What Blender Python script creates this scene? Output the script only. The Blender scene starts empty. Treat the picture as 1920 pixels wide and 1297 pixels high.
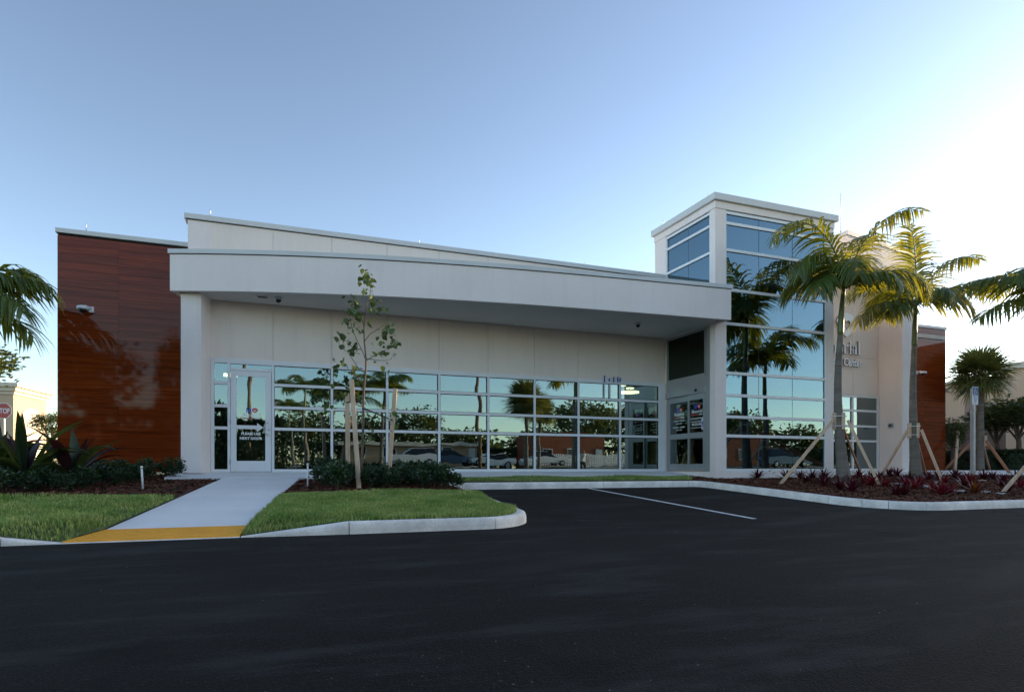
import bpy, bmesh, math, random
import numpy as np
from mathutils import Vector, Matrix

random.seed(7); RNG = np.random.default_rng(7)
scene = bpy.context.scene
COL = scene.collection
R = math.radians

# ------------------------------------------------------------------ camera
# world: x along the main facade (to the right), y into the building, z up; the lens is at z = 0
TH = R(20.9)
cam_d = bpy.data.cameras.new("camera"); cam_o = bpy.data.objects.new("camera", cam_d); COL.objects.link(cam_o)
cam_d.sensor_width = 36.0; cam_d.lens = 1180 / 1920 * 36.0
cam_d.shift_y = (877 - 648.5) / 1920
cam_d.clip_start = 0.05; cam_d.clip_end = 3000
cam_o.rotation_euler = (R(90), 0, -TH)
scene.camera = cam_o

# ------------------------------------------------------------------ sky, sun, exposure
SUN_AZ = R(85)      # from +y towards +x
SUN_EL = R(10.0)
world = bpy.data.worlds.new("World"); scene.world = world; world.use_nodes = True
wn = world.node_tree.nodes; wl = world.node_tree.links; wn.clear()
sky = wn.new("ShaderNodeTexSky"); sky.sky_type = 'NISHITA'; sky.sun_disc = False
sky.sun_elevation = SUN_EL; sky.sun_rotation = SUN_AZ
sky.air_density = 0.9; sky.dust_density = 0.5; sky.ozone_density = 1.35; sky.altitude = 0
bg = wn.new("ShaderNodeBackground"); bg.inputs[1].default_value = 0.15
wo = wn.new("ShaderNodeOutputWorld")
gm = wn.new("ShaderNodeGamma"); gm.inputs[1].default_value = 1.35
hz = wn.new("ShaderNodeHueSaturation"); hz.inputs['Saturation'].default_value = 0.79
wl.new(sky.outputs[0], gm.inputs[0]); wl.new(gm.outputs[0], hz.inputs['Color']); wl.new(hz.outputs[0], bg.inputs[0]); wl.new(bg.outputs[0], wo.inputs[0])

sun_d = bpy.data.lights.new("sun", 'SUN'); sun_o = bpy.data.objects.new("sun", sun_d); COL.objects.link(sun_o)
sun_d.energy = 5.0; sun_d.angle = R(0.55); sun_d.color = (1.0, 0.72, 0.42)
sd = Vector((math.sin(SUN_AZ) * math.cos(SUN_EL), math.cos(SUN_AZ) * math.cos(SUN_EL), math.sin(SUN_EL)))
sun_o.rotation_euler = sd.to_track_quat('Z', 'Y').to_euler(); sun_o.location = sd * 60

vs = scene.view_settings
vs.view_transform = 'Standard'; vs.look = 'None'; vs.exposure = 0.76; vs.gamma = 1.0; vs.use_curve_mapping = False
scene.render.engine = 'CYCLES'
scene.cycles.use_denoising = True
scene.cycles.max_bounces = 8; scene.cycles.transparent_max_bounces = 24
scene.cycles.sample_clamp_indirect = 6

# ------------------------------------------------------------------ helpers
ORG = {}
def tag(o, label=None, cat=None, group=None, kind=None):
    if label: o['label'] = label
    if cat: o['category'] = cat
    if group: o['group'] = group
    if kind: o['kind'] = kind
    return o
def thing(name, loc, label, cat, group=None, kind=None, rz=0.0):
    o = bpy.data.objects.new(name, None); COL.objects.link(o)
    o.empty_display_size = 0.2; o.location = loc; o.rotation_euler.z = rz
    ORG[o.name] = Vector(loc)
    return tag(o, label, cat, group, kind)
def link_mesh(name, me, parent=None):
    o = bpy.data.objects.new(name, me); COL.objects.link(o)
    if parent is not None:
        o.parent = parent; ORG[o.name] = ORG.get(parent.name, Vector((0, 0, 0)))
    return o
def copy_tree(o, parent=None):
    c = o.copy(); COL.objects.link(c); c.parent = parent
    for ch in list(o.children): copy_tree(ch, c)
    return c

class MB:
    """collects shapes, builds one mesh"""
    def __init__(s): s.v = []; s.f = []; s.m = []
    def add(s, vs_, fs, mi=0):
        k = len(s.v); s.v.extend([tuple(p) for p in vs_])
        for f in fs: s.f.append(tuple(i + k for i in f)); s.m.append(mi)
        return s
    def box(s, x0, x1, y0, y1, z0, z1, mi=0):
        return s.add([(x0,y0,z0),(x1,y0,z0),(x1,y1,z0),(x0,y1,z0),(x0,y0,z1),(x1,y0,z1),(x1,y1,z1),(x0,y1,z1)],
              [(0,3,2,1),(4,5,6,7),(0,1,5,4),(1,2,6,5),(2,3,7,6),(3,0,4,7)], mi)
    def prism(s, poly, z0, z1, mi=0):
        n = len(poly)
        a = sum(poly[i][0]*poly[(i+1)%n][1]-poly[(i+1)%n][0]*poly[i][1] for i in range(n))
        if a < 0: poly = poly[::-1]
        vs_ = [(x, y, z0 if not callable(z0) else z0(x,y)) for x, y in poly] + [(x, y, z1 if not callable(z1) else z1(x,y)) for x, y in poly]
        fs = [tuple(range(n-1,-1,-1)), tuple(range(n,2*n))] + [(i,(i+1)%n,n+(i+1)%n,n+i) for i in range(n)]
        return s.add(vs_, fs, mi)
    def beam(s, a, b, w, h, up=(0,0,1), mi=0):
        a = Vector(a); b = Vector(b); d = (b-a).normalized(); up = Vector(up)
        sx = d.cross(up)
        if sx.length < 1e-4: sx = d.cross(Vector((1,0,0)))
        sx.normalize(); sz = sx.cross(d).normalized(); sx *= w/2; sz *= h/2
        p = [a-sx-sz,a+sx-sz,a+sx+sz,a-sx+sz,b-sx-sz,b+sx-sz,b+sx+sz,b-sx+sz]
        return s.add(p, [(3,2,1,0),(4,5,6,7),(0,1,5,4),(1,2,6,5),(2,3,7,6),(3,0,4,7)], mi)
    def tube(s, pts, rad, n=8, cap=True, mi=0):
        pts = [Vector(p) for p in pts]; m = len(pts)
        if not hasattr(rad, '__len__'): rad = [rad]*m
        vs_ = []; ref = Vector((0.13,0.97,0.2))
        for i, p in enumerate(pts):
            d = (pts[min(i+1,m-1)]-pts[max(i-1,0)])
            d = d.normalized() if d.length > 1e-9 else Vector((0,0,1))
            if abs(d.dot(ref)) > 0.95: ref = Vector((0.97,0.1,0.2))
            u = (ref - d*ref.dot(d)).normalized(); w = d.cross(u)
            for k in range(n):
                t = 2*math.pi*k/n
                vs_.append(p + (u*math.cos(t)+w*math.sin(t))*rad[i])
        fs = []
        for i in range(m-1):
            for k in range(n):
                fs.append((i*n+k, i*n+(k+1)%n, (i+1)*n+(k+1)%n, (i+1)*n+k))
        if cap:
            fs.append(tuple(range(n-1,-1,-1))); fs.append(tuple((m-1)*n+k for k in range(n)))
        return s.add(vs_, fs, mi)
    def sweep(s, path, prof, zf=None, hf=None, mi=0):
        """open 2-D path, closed profile of (inward offset to the left, height)"""
        n = len(path); m = len(prof); vs_ = []
        for i, (x, y) in enumerate(path):
            ax, ay = path[max(i-1,0)]; bx, by = path[min(i+1,n-1)]
            d1 = Vector((x-ax, y-ay)); d2 = Vector((bx-x, by-y))
            if d1.length < 1e-9: d1 = d2
            if d2.length < 1e-9: d2 = d1
            d1 = d1.normalized(); d2 = d2.normalized(); t = (d1+d2).normalized()
            nn = Vector((-t.y, t.x)); k = 1/max(0.5, nn.dot(Vector((-d1.y, d1.x))))
            zb = zf(x,y) if zf else 0.0; hs = hf(x,y) if hf else 1.0
            for (o_, h_) in prof:
                vs_.append((x+nn.x*o_*k, y+nn.y*o_*k, zb + (h_*hs if h_ > 0 else h_)))
        fs = []
        for i in range(n-1):
            for j in range(m):
                fs.append((i*m+j, (i+1)*m+j, (i+1)*m+(j+1)%m, i*m+(j+1)%m))
        fs.append(tuple(range(m))); fs.append(tuple((n-1)*m+j for j in range(m-1,-1,-1)))
        return s.add(vs_, fs, mi)
    def mesh(s, name, mats, off=None, smooth=False, bevel=0.0, seg=2):
        v = s.v
        if off is not None: v = [(a-off.x, b-off.y, c-off.z) for a,b,c in v]
        me = bpy.data.meshes.new(name); me.from_pydata(v, [], s.f)
        if not isinstance(mats, (list,tuple)): mats = [mats]
        for m_ in mats: me.materials.append(m_)
        if len(mats) > 1: me.polygons.foreach_set('material_index', s.m)
        bm = bmesh.new(); bm.from_mesh(me)
        bmesh.ops.recalc_face_normals(bm, faces=bm.faces)
        if bevel > 0:
            es = [e for e in bm.edges if len(e.link_faces)==2 and e.calc_face_angle(0) > R(35)]
            bmesh.ops.bevel(bm, geom=es, offset=bevel, segments=seg, affect='EDGES', profile=0.6, clamp_overlap=True)
        bm.to_mesh(me); bm.free()
        if smooth: me.polygons.foreach_set('use_smooth', [True]*len(me.polygons))
        me.update(); return me
    def build(s, name, mats, parent=None, smooth=False, bevel=0.0, seg=2):
        off = ORG.get(parent.name) if parent is not None else None
        return link_mesh(name, s.mesh(name, mats, off, smooth, bevel, seg), parent)
PRND = random.Random(5)
def B(name, m, parent, *a, bevel=0.0):
    if name == 'pane' and abs(a[3]-a[2]) < 0.03:          # real panes never sit perfectly true
        x0,x1,y0,y1,z0,z1 = a; p = PRND.gauss(0,0.0016); q = PRND.gauss(0,0.0012); mb = MB().box(*a)
        mb.v = [(x, y+p*(x-(x0+x1)/2)+q*(z-(z0+z1)/2), z) for x,y,z in mb.v]
        return mb.build(name, m, parent)
    return MB().box(*a).build(name, m, parent, bevel=bevel)

# ------------------------------------------------------------------ materials
def _nodes(name):
    m = bpy.data.materials.new(name); m.use_nodes = True
    nt = m.node_tree; nt.nodes.clear()
    out = nt.nodes.new("ShaderNodeOutputMaterial")
    return m, nt, nt.nodes, nt.links, out
def rgb(c): return (c[0], c[1], c[2], 1.0)
def _noise(N, L, vec, scale, detail=4, rough=0.55):
    n = N.new("ShaderNodeTexNoise"); n.inputs['Scale'].default_value = scale
    n.inputs['Detail'].default_value = detail; n.inputs['Roughness'].default_value = rough
    if vec is not None: L.new(vec, n.inputs['Vector'])
    return n
def _mixc(N, L, fac, a, b, mode='MIX'):
    n = N.new("ShaderNodeMix"); n.data_type = 'RGBA'; n.blend_type = mode
    for idx, val in ((0, fac), (6, a), (7, b)):
        if hasattr(val, 'links') or hasattr(val, 'is_output'): L.new(val, n.inputs[idx])
        else: n.inputs[idx].default_value = val if idx == 0 else rgb(val)
    return n.outputs[2]
def _ramp(N, L, fac, lo, hi, a=0.0, b=1.0):
    n = N.new("ShaderNodeMapRange"); L.new(fac, n.inputs[0])
    n.inputs[1].default_value = lo; n.inputs[2].default_value = hi
    n.inputs[3].default_value = a; n.inputs[4].default_value = b
    return n.outputs[0]
def mat(name, col, rough=0.6, var=0.12, scale=3.0, stretch=(1,1,1), col2=None, bump=0.0, bscale=80.0, metal=0.0,
        spec=0.5, coat=0.0, coat_rough=0.05, island=0.0, objrand=0.0, transl=None, tfac=0.35, fine=0.0, fscale=120.0):
    m, nt, N, L, out = _nodes(name)
    tc = N.new("ShaderNodeTexCoord"); mp = N.new("ShaderNodeMapping"); L.new(tc.outputs['Object'], mp.inputs[0])
    mp.inputs['Scale'].default_value = stretch
    ns = _noise(N, L, mp.outputs[0], scale)
    f = _ramp(N, L, ns.outputs[0], 0.3, 0.7)
    a = tuple(c*(1-var) for c in col); b = col2 if col2 else tuple(min(1,c*(1+var)) for c in col)
    c = _mixc(N, L, f, a, b)
    if fine > 0:
        nf = _noise(N, L, mp.outputs[0], fscale, 2)
        ff = _ramp(N, L, nf.outputs[0], 0.3, 0.7, 1-fine, 1+fine)
        hv = N.new("ShaderNodeHueSaturation"); L.new(c, hv.inputs['Color']); L.new(ff, hv.inputs['Value']); c = hv.outputs[0]
    if island > 0 or objrand > 0:
        if island > 0: src = N.new("ShaderNodeNewGeometry").outputs['Random Per Island']; k = island
        else: src = N.new("ShaderNodeObjectInfo").outputs['Random']; k = objrand
        hv = N.new("ShaderNodeHueSaturation"); L.new(c, hv.inputs['Color'])
        L.new(_ramp(N, L, src, 0, 1, 1-k, 1+k), hv.inputs['Value'])
        mul = N.new("ShaderNodeMath"); mul.operation = 'MULTIPLY'; L.new(src, mul.inputs[0]); mul.inputs[1].default_value = 7.31
        fr = N.new("ShaderNodeMath"); fr.operation = 'FRACT'; L.new(mul.outputs[0], fr.inputs[0])
        L.new(_ramp(N, L, fr.outputs[0], 0, 1, 0.5-0.05*k, 0.5+0.05*k), hv.inputs['Hue'])
        c = hv.outputs[0]
    p = N.new("ShaderNodeBsdfPrincipled"); L.new(c, p.inputs['Base Color'])
    p.inputs['Roughness'].default_value = rough; p.inputs['Metallic'].default_value = metal
    p.inputs['Specular IOR Level'].default_value = spec
    if coat > 0:
        p.inputs['Coat Weight'].default_value = coat; p.inputs['Coat Roughness'].default_value = coat_rough
    if bump > 0:
        nb = _noise(N, L, tc.outputs['Object'], bscale, 3)
        bp = N.new("ShaderNodeBump"); bp.inputs['Strength'].default_value = bump; bp.inputs['Distance'].default_value = 0.01
        L.new(nb.outputs[0], bp.inputs['Height']); L.new(bp.outputs[0], p.inputs['Normal'])
    if transl:
        t = N.new("ShaderNodeBsdfTranslucent"); t.inputs[0].default_value = rgb(transl)
        mx = N.new("ShaderNodeMixShader"); mx.inputs[0].default_value = tfac
        L.new(p.outputs[0], mx.inputs[1]); L.new(t.outputs[0], mx.inputs[2]); L.new(mx.outputs[0], out.inputs[0])
    else: L.new(p.outputs[0], out.inputs[0])
    return m
def glass_mat(name, refl, trans, fac=0.5, wave=0.0):
    m, nt, N, L, out = _nodes(name)
    g = N.new("ShaderNodeBsdfGlossy"); g.inputs['Color'].default_value = rgb(refl); g.inputs['Roughness'].default_value = 0.0
    t = N.new("ShaderNodeBsdfTransparent"); t.inputs[0].default_value = rgb(trans)
    mx = N.new("ShaderNodeMixShader")
    fr = N.new("ShaderNodeFresnel"); fr.inputs[0].default_value = 1.5
    L.new(_ramp(N, L, fr.outputs[0], 0.04, 1.0, fac, 1.0), mx.inputs[0])
    L.new(t.outputs[0], mx.inputs[1]); L.new(g.outputs[0], mx.inputs[2]); L.new(mx.outputs[0], out.inputs[0])
    if wave > 0:
        tc = N.new("ShaderNodeTexCoord"); nb = _noise(N, L, tc.outputs['Object'], 1.6, 1)
        bp = N.new("ShaderNodeBump"); bp.inputs['Strength'].default_value = 1.0; bp.inputs['Distance'].default_value = wave
        L.new(nb.outputs[0], bp.inputs['Height']); L.new(bp.outputs[0], g.inputs['Normal'])
    return m
def emit_mat(name, col, st):
    m, nt, N, L, out = _nodes(name)
    e = N.new("ShaderNodeEmission"); e.inputs[0].default_value = rgb(col); e.inputs[1].default_value = st
    L.new(e.outputs[0], out.inputs[0]); return m
def stucco_mat(name, col):
    m, nt, N, L, out = _nodes(name)
    tc = N.new("ShaderNodeTexCoord")
    n1 = _noise(N, L, tc.outputs['Object'], 0.7, 5); n2 = _noise(N, L, tc.outputs['Object'], 70, 3)
    mp = N.new("ShaderNodeMapping"); mp.inputs['Scale'].default_value = (3.0, 3.0, 0.25); L.new(tc.outputs['Object'], mp.inputs[0])
    n3 = _noise(N, L, mp.outputs[0], 2.0, 4)
    c = _mixc(N, L, _ramp(N, L, n1.outputs[0], 0.3, 0.7), tuple(x*0.95 for x in col), tuple(min(1, x*1.03) for x in col))
    c = _mixc(N, L, _ramp(N, L, n3.outputs[0], 0.5, 0.8, 0, 0.22), c, tuple(x*0.74 for x in col))
    hv = N.new("ShaderNodeHueSaturation"); L.new(c, hv.inputs['Color']); L.new(_ramp(N, L, n2.outputs[0], 0.3, 0.7, 0.95, 1.05), hv.inputs['Value'])
    p = N.new("ShaderNodeBsdfPrincipled"); L.new(hv.outputs[0], p.inputs['Base Color']); p.inputs['Roughness'].default_value = 0.85
    p.inputs['Specular IOR Level'].default_value = 0.25
    bp = N.new("ShaderNodeBump"); bp.inputs['Strength'].default_value = 0.35; bp.inputs['Distance'].default_value = 0.006
    L.new(n2.outputs[0], bp.inputs['Height']); L.new(bp.outputs[0], p.inputs['Normal']); L.new(p.outputs[0], out.inputs[0])
    return m
def wood_panel_mat(name):
    m, nt, N, L, out = _nodes(name)
    tc = N.new("ShaderNodeTexCoord"); oi = N.new("ShaderNodeObjectInfo")
    off = N.new("ShaderNodeVectorMath"); off.operation = 'ADD'
    cb = N.new("ShaderNodeCombineXYZ"); mu = N.new("ShaderNodeMath"); mu.operation = 'MULTIPLY'; mu.inputs[1].default_value = 40
    L.new(oi.outputs['Random'], mu.inputs[0]); L.new(mu.outputs[0], cb.inputs[0])
    L.new(tc.outputs['Object'], off.inputs[0]); L.new(cb.outputs[0], off.inputs[1])
    mp = N.new("ShaderNodeMapping"); mp.inputs['Scale'].default_value = (0.55, 1.0, 16.0); L.new(off.outputs[0], mp.inputs[0])
    n1 = _noise(N, L, mp.outputs[0], 1.6, 6, 0.65)
    mp2 = N.new("ShaderNodeMapping"); mp2.inputs['Scale'].default_value = (1.5, 1.0, 70.0); L.new(off.outputs[0], mp2.inputs[0])
    n2 = _noise(N, L, mp2.outputs[0], 2.0, 4, 0.7)
    c = _mixc(N, L, _ramp(N, L, n1.outputs[0], 0.3, 0.72), (0.10, 0.016, 0.004), (0.29, 0.050, 0.010))
    c = _mixc(N, L, _ramp(N, L, n2.outputs[0], 0.45, 0.75, 0, 0.55), c, (0.07, 0.014, 0.004))
    hv = N.new("ShaderNodeHueSaturation"); L.new(c, hv.inputs['Color'])
    L.new(_ramp(N, L, oi.outputs['Random'], 0, 1, 0.87, 1.13), hv.inputs['Value'])
    p = N.new("ShaderNodeBsdfPrincipled"); L.new(hv.outputs[0], p.inputs['Base Color'])
    p.inputs['Roughness'].default_value = 0.5; p.inputs['Specular IOR Level'].default_value = 0.0
    p.inputs['Coat Weight'].default_value = 0.65; p.inputs['Coat Roughness'].default_value = 0.02; p.inputs['Coat IOR'].default_value = 1.5
    bp = N.new("ShaderNodeBump"); bp.inputs['Strength'].default_value = 0.05; bp.inputs['Distance'].default_value = 0.001
    L.new(n2.outputs[0], bp.inputs['Height']); L.new(bp.outputs[0], p.inputs['Coat Normal'])
    L.new(p.outputs[0], out.inputs[0]); return m
def asphalt_mat(name):
    m, nt, N, L, out = _nodes(name)
    tc = N.new("ShaderNodeTexCoord"); o = tc.outputs['Object']
    big = _noise(N, L, o, 0.35, 5); fine = _noise(N, L, o, 90, 2, 0.7)
    mp = N.new("ShaderNodeMapping"); mp.inputs['Scale'].default_value = (0.5, 2.2, 1); mp.inputs['Rotation'].default_value = (0,0,R(24)); L.new(o, mp.inputs[0])
    sc = _noise(N, L, mp.outputs[0], 1.1, 7, 0.7)
    c = _mixc(N, L, _ramp(N, L, big.outputs[0], 0.3, 0.7), (0.0115, 0.010, 0.0085), (0.019, 0.0175, 0.0155))
    c = _mixc(N, L, _ramp(N, L, sc.outputs[0], 0.50, 0.78, 0, 0.6), c, (0.062, 0.062, 0.064))
    v = N.new("ShaderNodeTexVoronoi"); v.inputs['Scale'].default_value = 60; L.new(o, v.inputs['Vector'])
    c = _mixc(N, L, _ramp(N, L, fine.outputs[0], 0.52, 0.74, 0, 0.6), c, (0.060, 0.057, 0.055))
    st = _noise(N, L, o, 0.9, 3, 0.5)
    c = _mixc(N, L, _ramp(N, L, st.outputs[0], 0.62, 0.72, 0, 0.55), c, (0.006, 0.0055, 0.005))
    wv = N.new("ShaderNodeTexWave"); wv.inputs['Scale'].default_value = 0.11; wv.inputs['Distortion'].default_value = 2.5; wv.inputs['Detail'].default_value = 2; wv.inputs['Detail Scale'].default_value = 0.6
    mpw = N.new("ShaderNodeMapping"); mpw.inputs['Rotation'].default_value = (0,0,R(68)); L.new(o, mpw.inputs[0]); L.new(mpw.outputs[0], wv.inputs['Vector'])
    tn = _noise(N, L, o, 0.5, 2); ml = N.new("ShaderNodeMath"); ml.operation = 'MULTIPLY'
    L.new(_ramp(N, L, wv.outputs[0], 0.93, 1.0, 0, 0.5), ml.inputs[0]); L.new(_ramp(N, L, tn.outputs[0], 0.45, 0.65), ml.inputs[1])
    c = _mixc(N, L, ml.outputs[0], c, (0.045, 0.043, 0.042))
    p = N.new("ShaderNodeBsdfPrincipled"); L.new(c, p.inputs['Base Color'])
    p.inputs['Roughness'].default_value = 0.9; p.inputs['Specular IOR Level'].default_value = 0.12
    bp = N.new("ShaderNodeBump"); bp.inputs['Strength'].default_value = 0.5; bp.inputs['Distance'].default_value = 0.006
    L.new(v.outputs['Distance'], bp.inputs['Height']); L.new(bp.outputs[0], p.inputs['Normal'])
    L.new(p.outputs[0], out.inputs[0]); return m

M = {}
M['stucco'] = stucco_mat('stucco_white', (0.90, 0.805, 0.765))
M['stucco_wall'] = stucco_mat('stucco_greige', (0.90, 0.785, 0.70))
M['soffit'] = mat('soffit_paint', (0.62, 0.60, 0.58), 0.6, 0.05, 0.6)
M['coping'] = mat('coping_metal', (0.66, 0.66, 0.65), 0.45, 0.05, 1.5)
M['frame'] = mat('white_aluminium', (0.80, 0.81, 0.82), 0.35, 0.03, 2.0)
M['greyframe'] = mat('clear_aluminium', (0.42, 0.43, 0.44), 0.35, 0.04, 2.0, metal=0.5)
M['gasket'] = mat('black_gasket', (0.012, 0.012, 0.013), 0.6, 0.05)
M['glass'] = glass_mat('reflective_glass', (0.56, 0.70, 0.74), (0.40, 0.50, 0.46), 0.38, 0.0012)
M['glass_blue'] = glass_mat('tower_glass', (0.40, 0.57, 0.66), (0.22, 0.38, 0.38), 0.35, 0.001)
M['glass_door'] = glass_mat('door_glass', (0.70, 0.82, 0.80), (0.66, 0.76, 0.71), 0.18, 0.001)
M['glass_green'] = glass_mat('green_glass', (0.30, 0.42, 0.38), (0.42, 0.62, 0.50), 0.14, 0.001)
M['wood'] = wood_panel_mat('wood_grain_panel')
M['darkback'] = mat('joint_backing', (0.02, 0.016, 0.014), 0.9, 0.05)
M['asphalt'] = asphalt_mat('fresh_asphalt')
M['concrete'] = mat('brushed_concrete', (0.84, 0.82, 0.79), 0.85, 0.07, 0.9, fine=0.05, fscale=60, bump=0.15, bscale=150)
M['kerb'] = mat('kerb_concrete', (0.84, 0.79, 0.73), 0.85, 0.20, 3.0, fine=0.08, fscale=45, bump=0.3, bscale=120)
M['soil'] = mat('soil', (0.035, 0.022, 0.014), 0.95, 0.3, 6.0, bump=0.6, bscale=30)
M['mulch'] = mat('mulch_bed', (0.065, 0.024, 0.012), 0.95, 0.45, 14.0, bump=1.0, bscale=45)
M['chip'] = mat('mulch_chip', (0.14, 0.046, 0.020), 0.9, 0.2, 5.0, island=0.75)
M['lawn'] = mat('turf_floor', (0.10, 0.12, 0.04), 0.95, 0.4, 5.0, bump=0.6, bscale=60)
M['grass'] = mat('grass_blade', (0.15, 0.34, 0.06), 0.55, 0.35, 2.3, col2=(0.46, 0.46, 0.17), island=0.62, transl=(0.34, 0.5, 0.08), tfac=0.35)
M['ground'] = mat('far_ground', (0.06, 0.07, 0.03), 0.95, 0.35, 0.25)
M['paint_white'] = mat('road_paint', (0.72, 0.72, 0.72), 0.6, 0.10, 3.0, fine=0.1, fscale=40)
M['yellow'] = mat('tactile_yellow', (0.95, 0.42, 0.03), 0.6, 0.1, 2.5, fine=0.06)
M['shrub'] = mat('shrub_leaf', (0.022, 0.055, 0.020), 0.35, 0.2, 4.0, island=0.5, transl=(0.05, 0.12, 0.02), tfac=0.2)
M['twig'] = mat('twig', (0.10, 0.07, 0.045), 0.8, 0.2, 8.0)
M['bark'] = mat('young_bark', (0.14, 0.105, 0.075), 0.85, 0.25, 12.0, bump=0.4, bscale=60)
M['treeleaf'] = mat('young_tree_leaf', (0.085, 0.135, 0.035), 0.4, 0.2, 4.0, objrand=0.45, transl=(0.15, 0.2, 0.03), tfac=0.25)
M['palm'] = mat('palm_leaflet', (0.048, 0.098, 0.022), 0.42, 0.2, 2.0, island=0.4, transl=(0.55, 0.52, 0.03), tfac=0.30)
M['palm_rib'] = mat('palm_rib', (0.10, 0.12, 0.03), 0.5, 0.15, 4.0)
M['crownshaft'] = mat('palm_crownshaft', (0.13, 0.155, 0.045), 0.4, 0.25, 2.0, stretch=(3,3,0.6))
M['palm_trunk'] = mat('palm_trunk', (0.17, 0.15, 0.125), 0.85, 0.3, 2.0, stretch=(1,1,5), bump=0.5, bscale=30, fine=0.15, fscale=40)
M['sabal'] = mat('fan_palm_leaf', (0.13, 0.165, 0.06), 0.45, 0.2, 2.0, island=0.4, transl=(0.35, 0.32, 0.04), tfac=0.3)
M['boot'] = mat('palm_boot', (0.22, 0.12, 0.06), 0.8, 0.3, 6.0)
M['brom'] = mat('maroon_bromeliad_leaf', (0.045, 0.007, 0.012), 0.32, 0.4, 6.0, island=0.5, transl=(0.2, 0.01, 0.02), tfac=0.2)
M['brom_red'] = mat('red_bromeliad_leaf', (0.14, 0.010, 0.020), 0.32, 0.4, 6.0, island=0.5, transl=(0.4, 0.02, 0.03), tfac=0.2)
M['brom_orange'] = mat('orange_bromeliad_leaf', (0.22, 0.045, 0.012), 0.35, 0.3, 6.0, island=0.4)
M['brom_green'] = mat('green_bromeliad_leaf', (0.055, 0.075, 0.012), 0.35, 0.3, 6.0, island=0.4)
M['crinum'] = mat('strap_leaf', (0.020, 0.042, 0.016), 0.38, 0.25, 2.0, objrand=0.35, transl=(0.16, 0.2, 0.03), tfac=0.25)
M['crinum_dark'] = mat('purple_strap_leaf', (0.025, 0.014, 0.018), 0.38, 0.25, 2.0, objrand=0.35, transl=(0.2, 0.03, 0.02), tfac=0.2)
M['lumber'] = mat('pine_lumber', (0.64, 0.46, 0.32), 0.75, 0.2, 2.0, stretch=(4,4,0.7), fine=0.08, fscale=30)
M['lumber_red'] = mat('red_lumber', (0.42, 0.20, 0.11), 0.75, 0.2, 2.0, stretch=(4,4,0.7))
M['strap'] = mat('black_strap', (0.012, 0.012, 0.012), 0.6, 0.1)
M['steel'] = mat('galvanised_steel', (0.46, 0.47, 0.48), 0.4, 0.1, 5.0, metal=0.7)
M['pvc'] = mat('white_pvc', (0.78, 0.78, 0.78), 0.4, 0.03)
M['black'] = mat('black_plastic', (0.012, 0.012, 0.013), 0.25, 0.05)
M['white'] = mat('white_print', (0.82, 0.82, 0.82), 0.5, 0.02)
M['camwhite'] = mat('camera_housing', (0.70, 0.71, 0.72), 0.35, 0.03)
M['blue'] = mat('blue_print', (0.03, 0.10, 0.50), 0.5, 0.02)
M['red'] = mat('red_print', (0.60, 0.02, 0.035), 0.5, 0.03)
M['salmon'] = mat('faded_red_print', (0.45, 0.10, 0.11), 0.5, 0.05)
M['bluetape'] = mat('blue_tape', (0.02, 0.14, 0.42), 0.6, 0.08)
M['signmetal'] = mat('sign_letter', (0.92, 0.92, 0.92), 0.4, 0.03)
M['stop'] = mat('stop_red', (0.42, 0.010, 0.012), 0.4, 0.05)
M['adablue'] = mat('accessible_blue', (0.08, 0.14, 0.32), 0.4, 0.04)
M['redbox'] = mat('red_box', (0.22, 0.02, 0.012), 0.5, 0.1)
M['peach'] = stucco_mat('peach_stucco', (0.62, 0.44, 0.30))
M['peach_dark'] = stucco_mat('tan_stucco', (0.34, 0.245, 0.185))
M['screenwall'] = stucco_mat('taupe_stucco', (0.26, 0.19, 0.145))
M['cream'] = stucco_mat('cream_trim', (0.62, 0.56, 0.46))
M['shop'] = stucco_mat('shop_stucco', (0.52, 0.40, 0.29))
M['hedge'] = mat('hedge_leaf', (0.020, 0.045, 0.012), 0.5, 0.25, 2.0, island=0.5, transl=(0.05, 0.1, 0.02), tfac=0.2)
M['broadleaf'] = mat('broad_tree_leaf', (0.048, 0.075, 0.020), 0.5, 0.25, 0.6, island=0.5, transl=(0.16, 0.18, 0.03), tfac=0.25)
M['grit'] = mat('pale_grit', (0.22, 0.20, 0.18), 0.9, 0.3, 5.0, island=0.6)
M['scrap'] = mat('pale_scrap', (0.66, 0.65, 0.63), 0.8, 0.1, 5.0, bump=0.4, bscale=25)
M['int_wall'] = mat('interior_wall', (0.30, 0.29, 0.24), 0.8, 0.05)
M['int_floor'] = mat('interior_floor', (0.10, 0.075, 0.055), 0.4, 0.1)
M['int_green'] = mat('interior_green', (0.30, 0.42, 0.30), 0.8, 0.05)
M['ceiling'] = mat('interior_ceiling', (0.34, 0.34, 0.33), 0.85, 0.03)
M['lamp'] = emit_mat('lit_lamp', (1.0, 0.76, 0.46), 11.0)
M['pole'] = mat('weathered_pole', (0.20, 0.135, 0.085), 0.85, 0.25, 2.0, stretch=(4,4,0.5))
M['signside'] = mat('sign_return', (0.07, 0.07, 0.075), 0.5, 0.05)
M['brick'] = stucco_mat('red_stucco', (0.24, 0.075, 0.04))
M['tan'] = stucco_mat('tan_house', (0.36, 0.25, 0.16))
M['roofshade'] = mat('pale_roof', (0.50, 0.46, 0.40), 0.8, 0.15, 1.0)
M['carwhite'] = mat('white_car_paint', (0.68, 0.68, 0.67), 0.3, 0.02, coat=1.0)
M['carblue'] = mat('blue_car_paint', (0.03, 0.07, 0.14), 0.3, 0.02, coat=1.0)
M['carglass'] = mat('car_glass', (0.012, 0.014, 0.016), 0.06, 0.02)
M['tyre'] = mat('tyre_rubber', (0.012, 0.012, 0.012), 0.8, 0.05)
M['taillight'] = mat('tail_light', (0.42, 0.012, 0.01), 0.2, 0.02)
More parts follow.
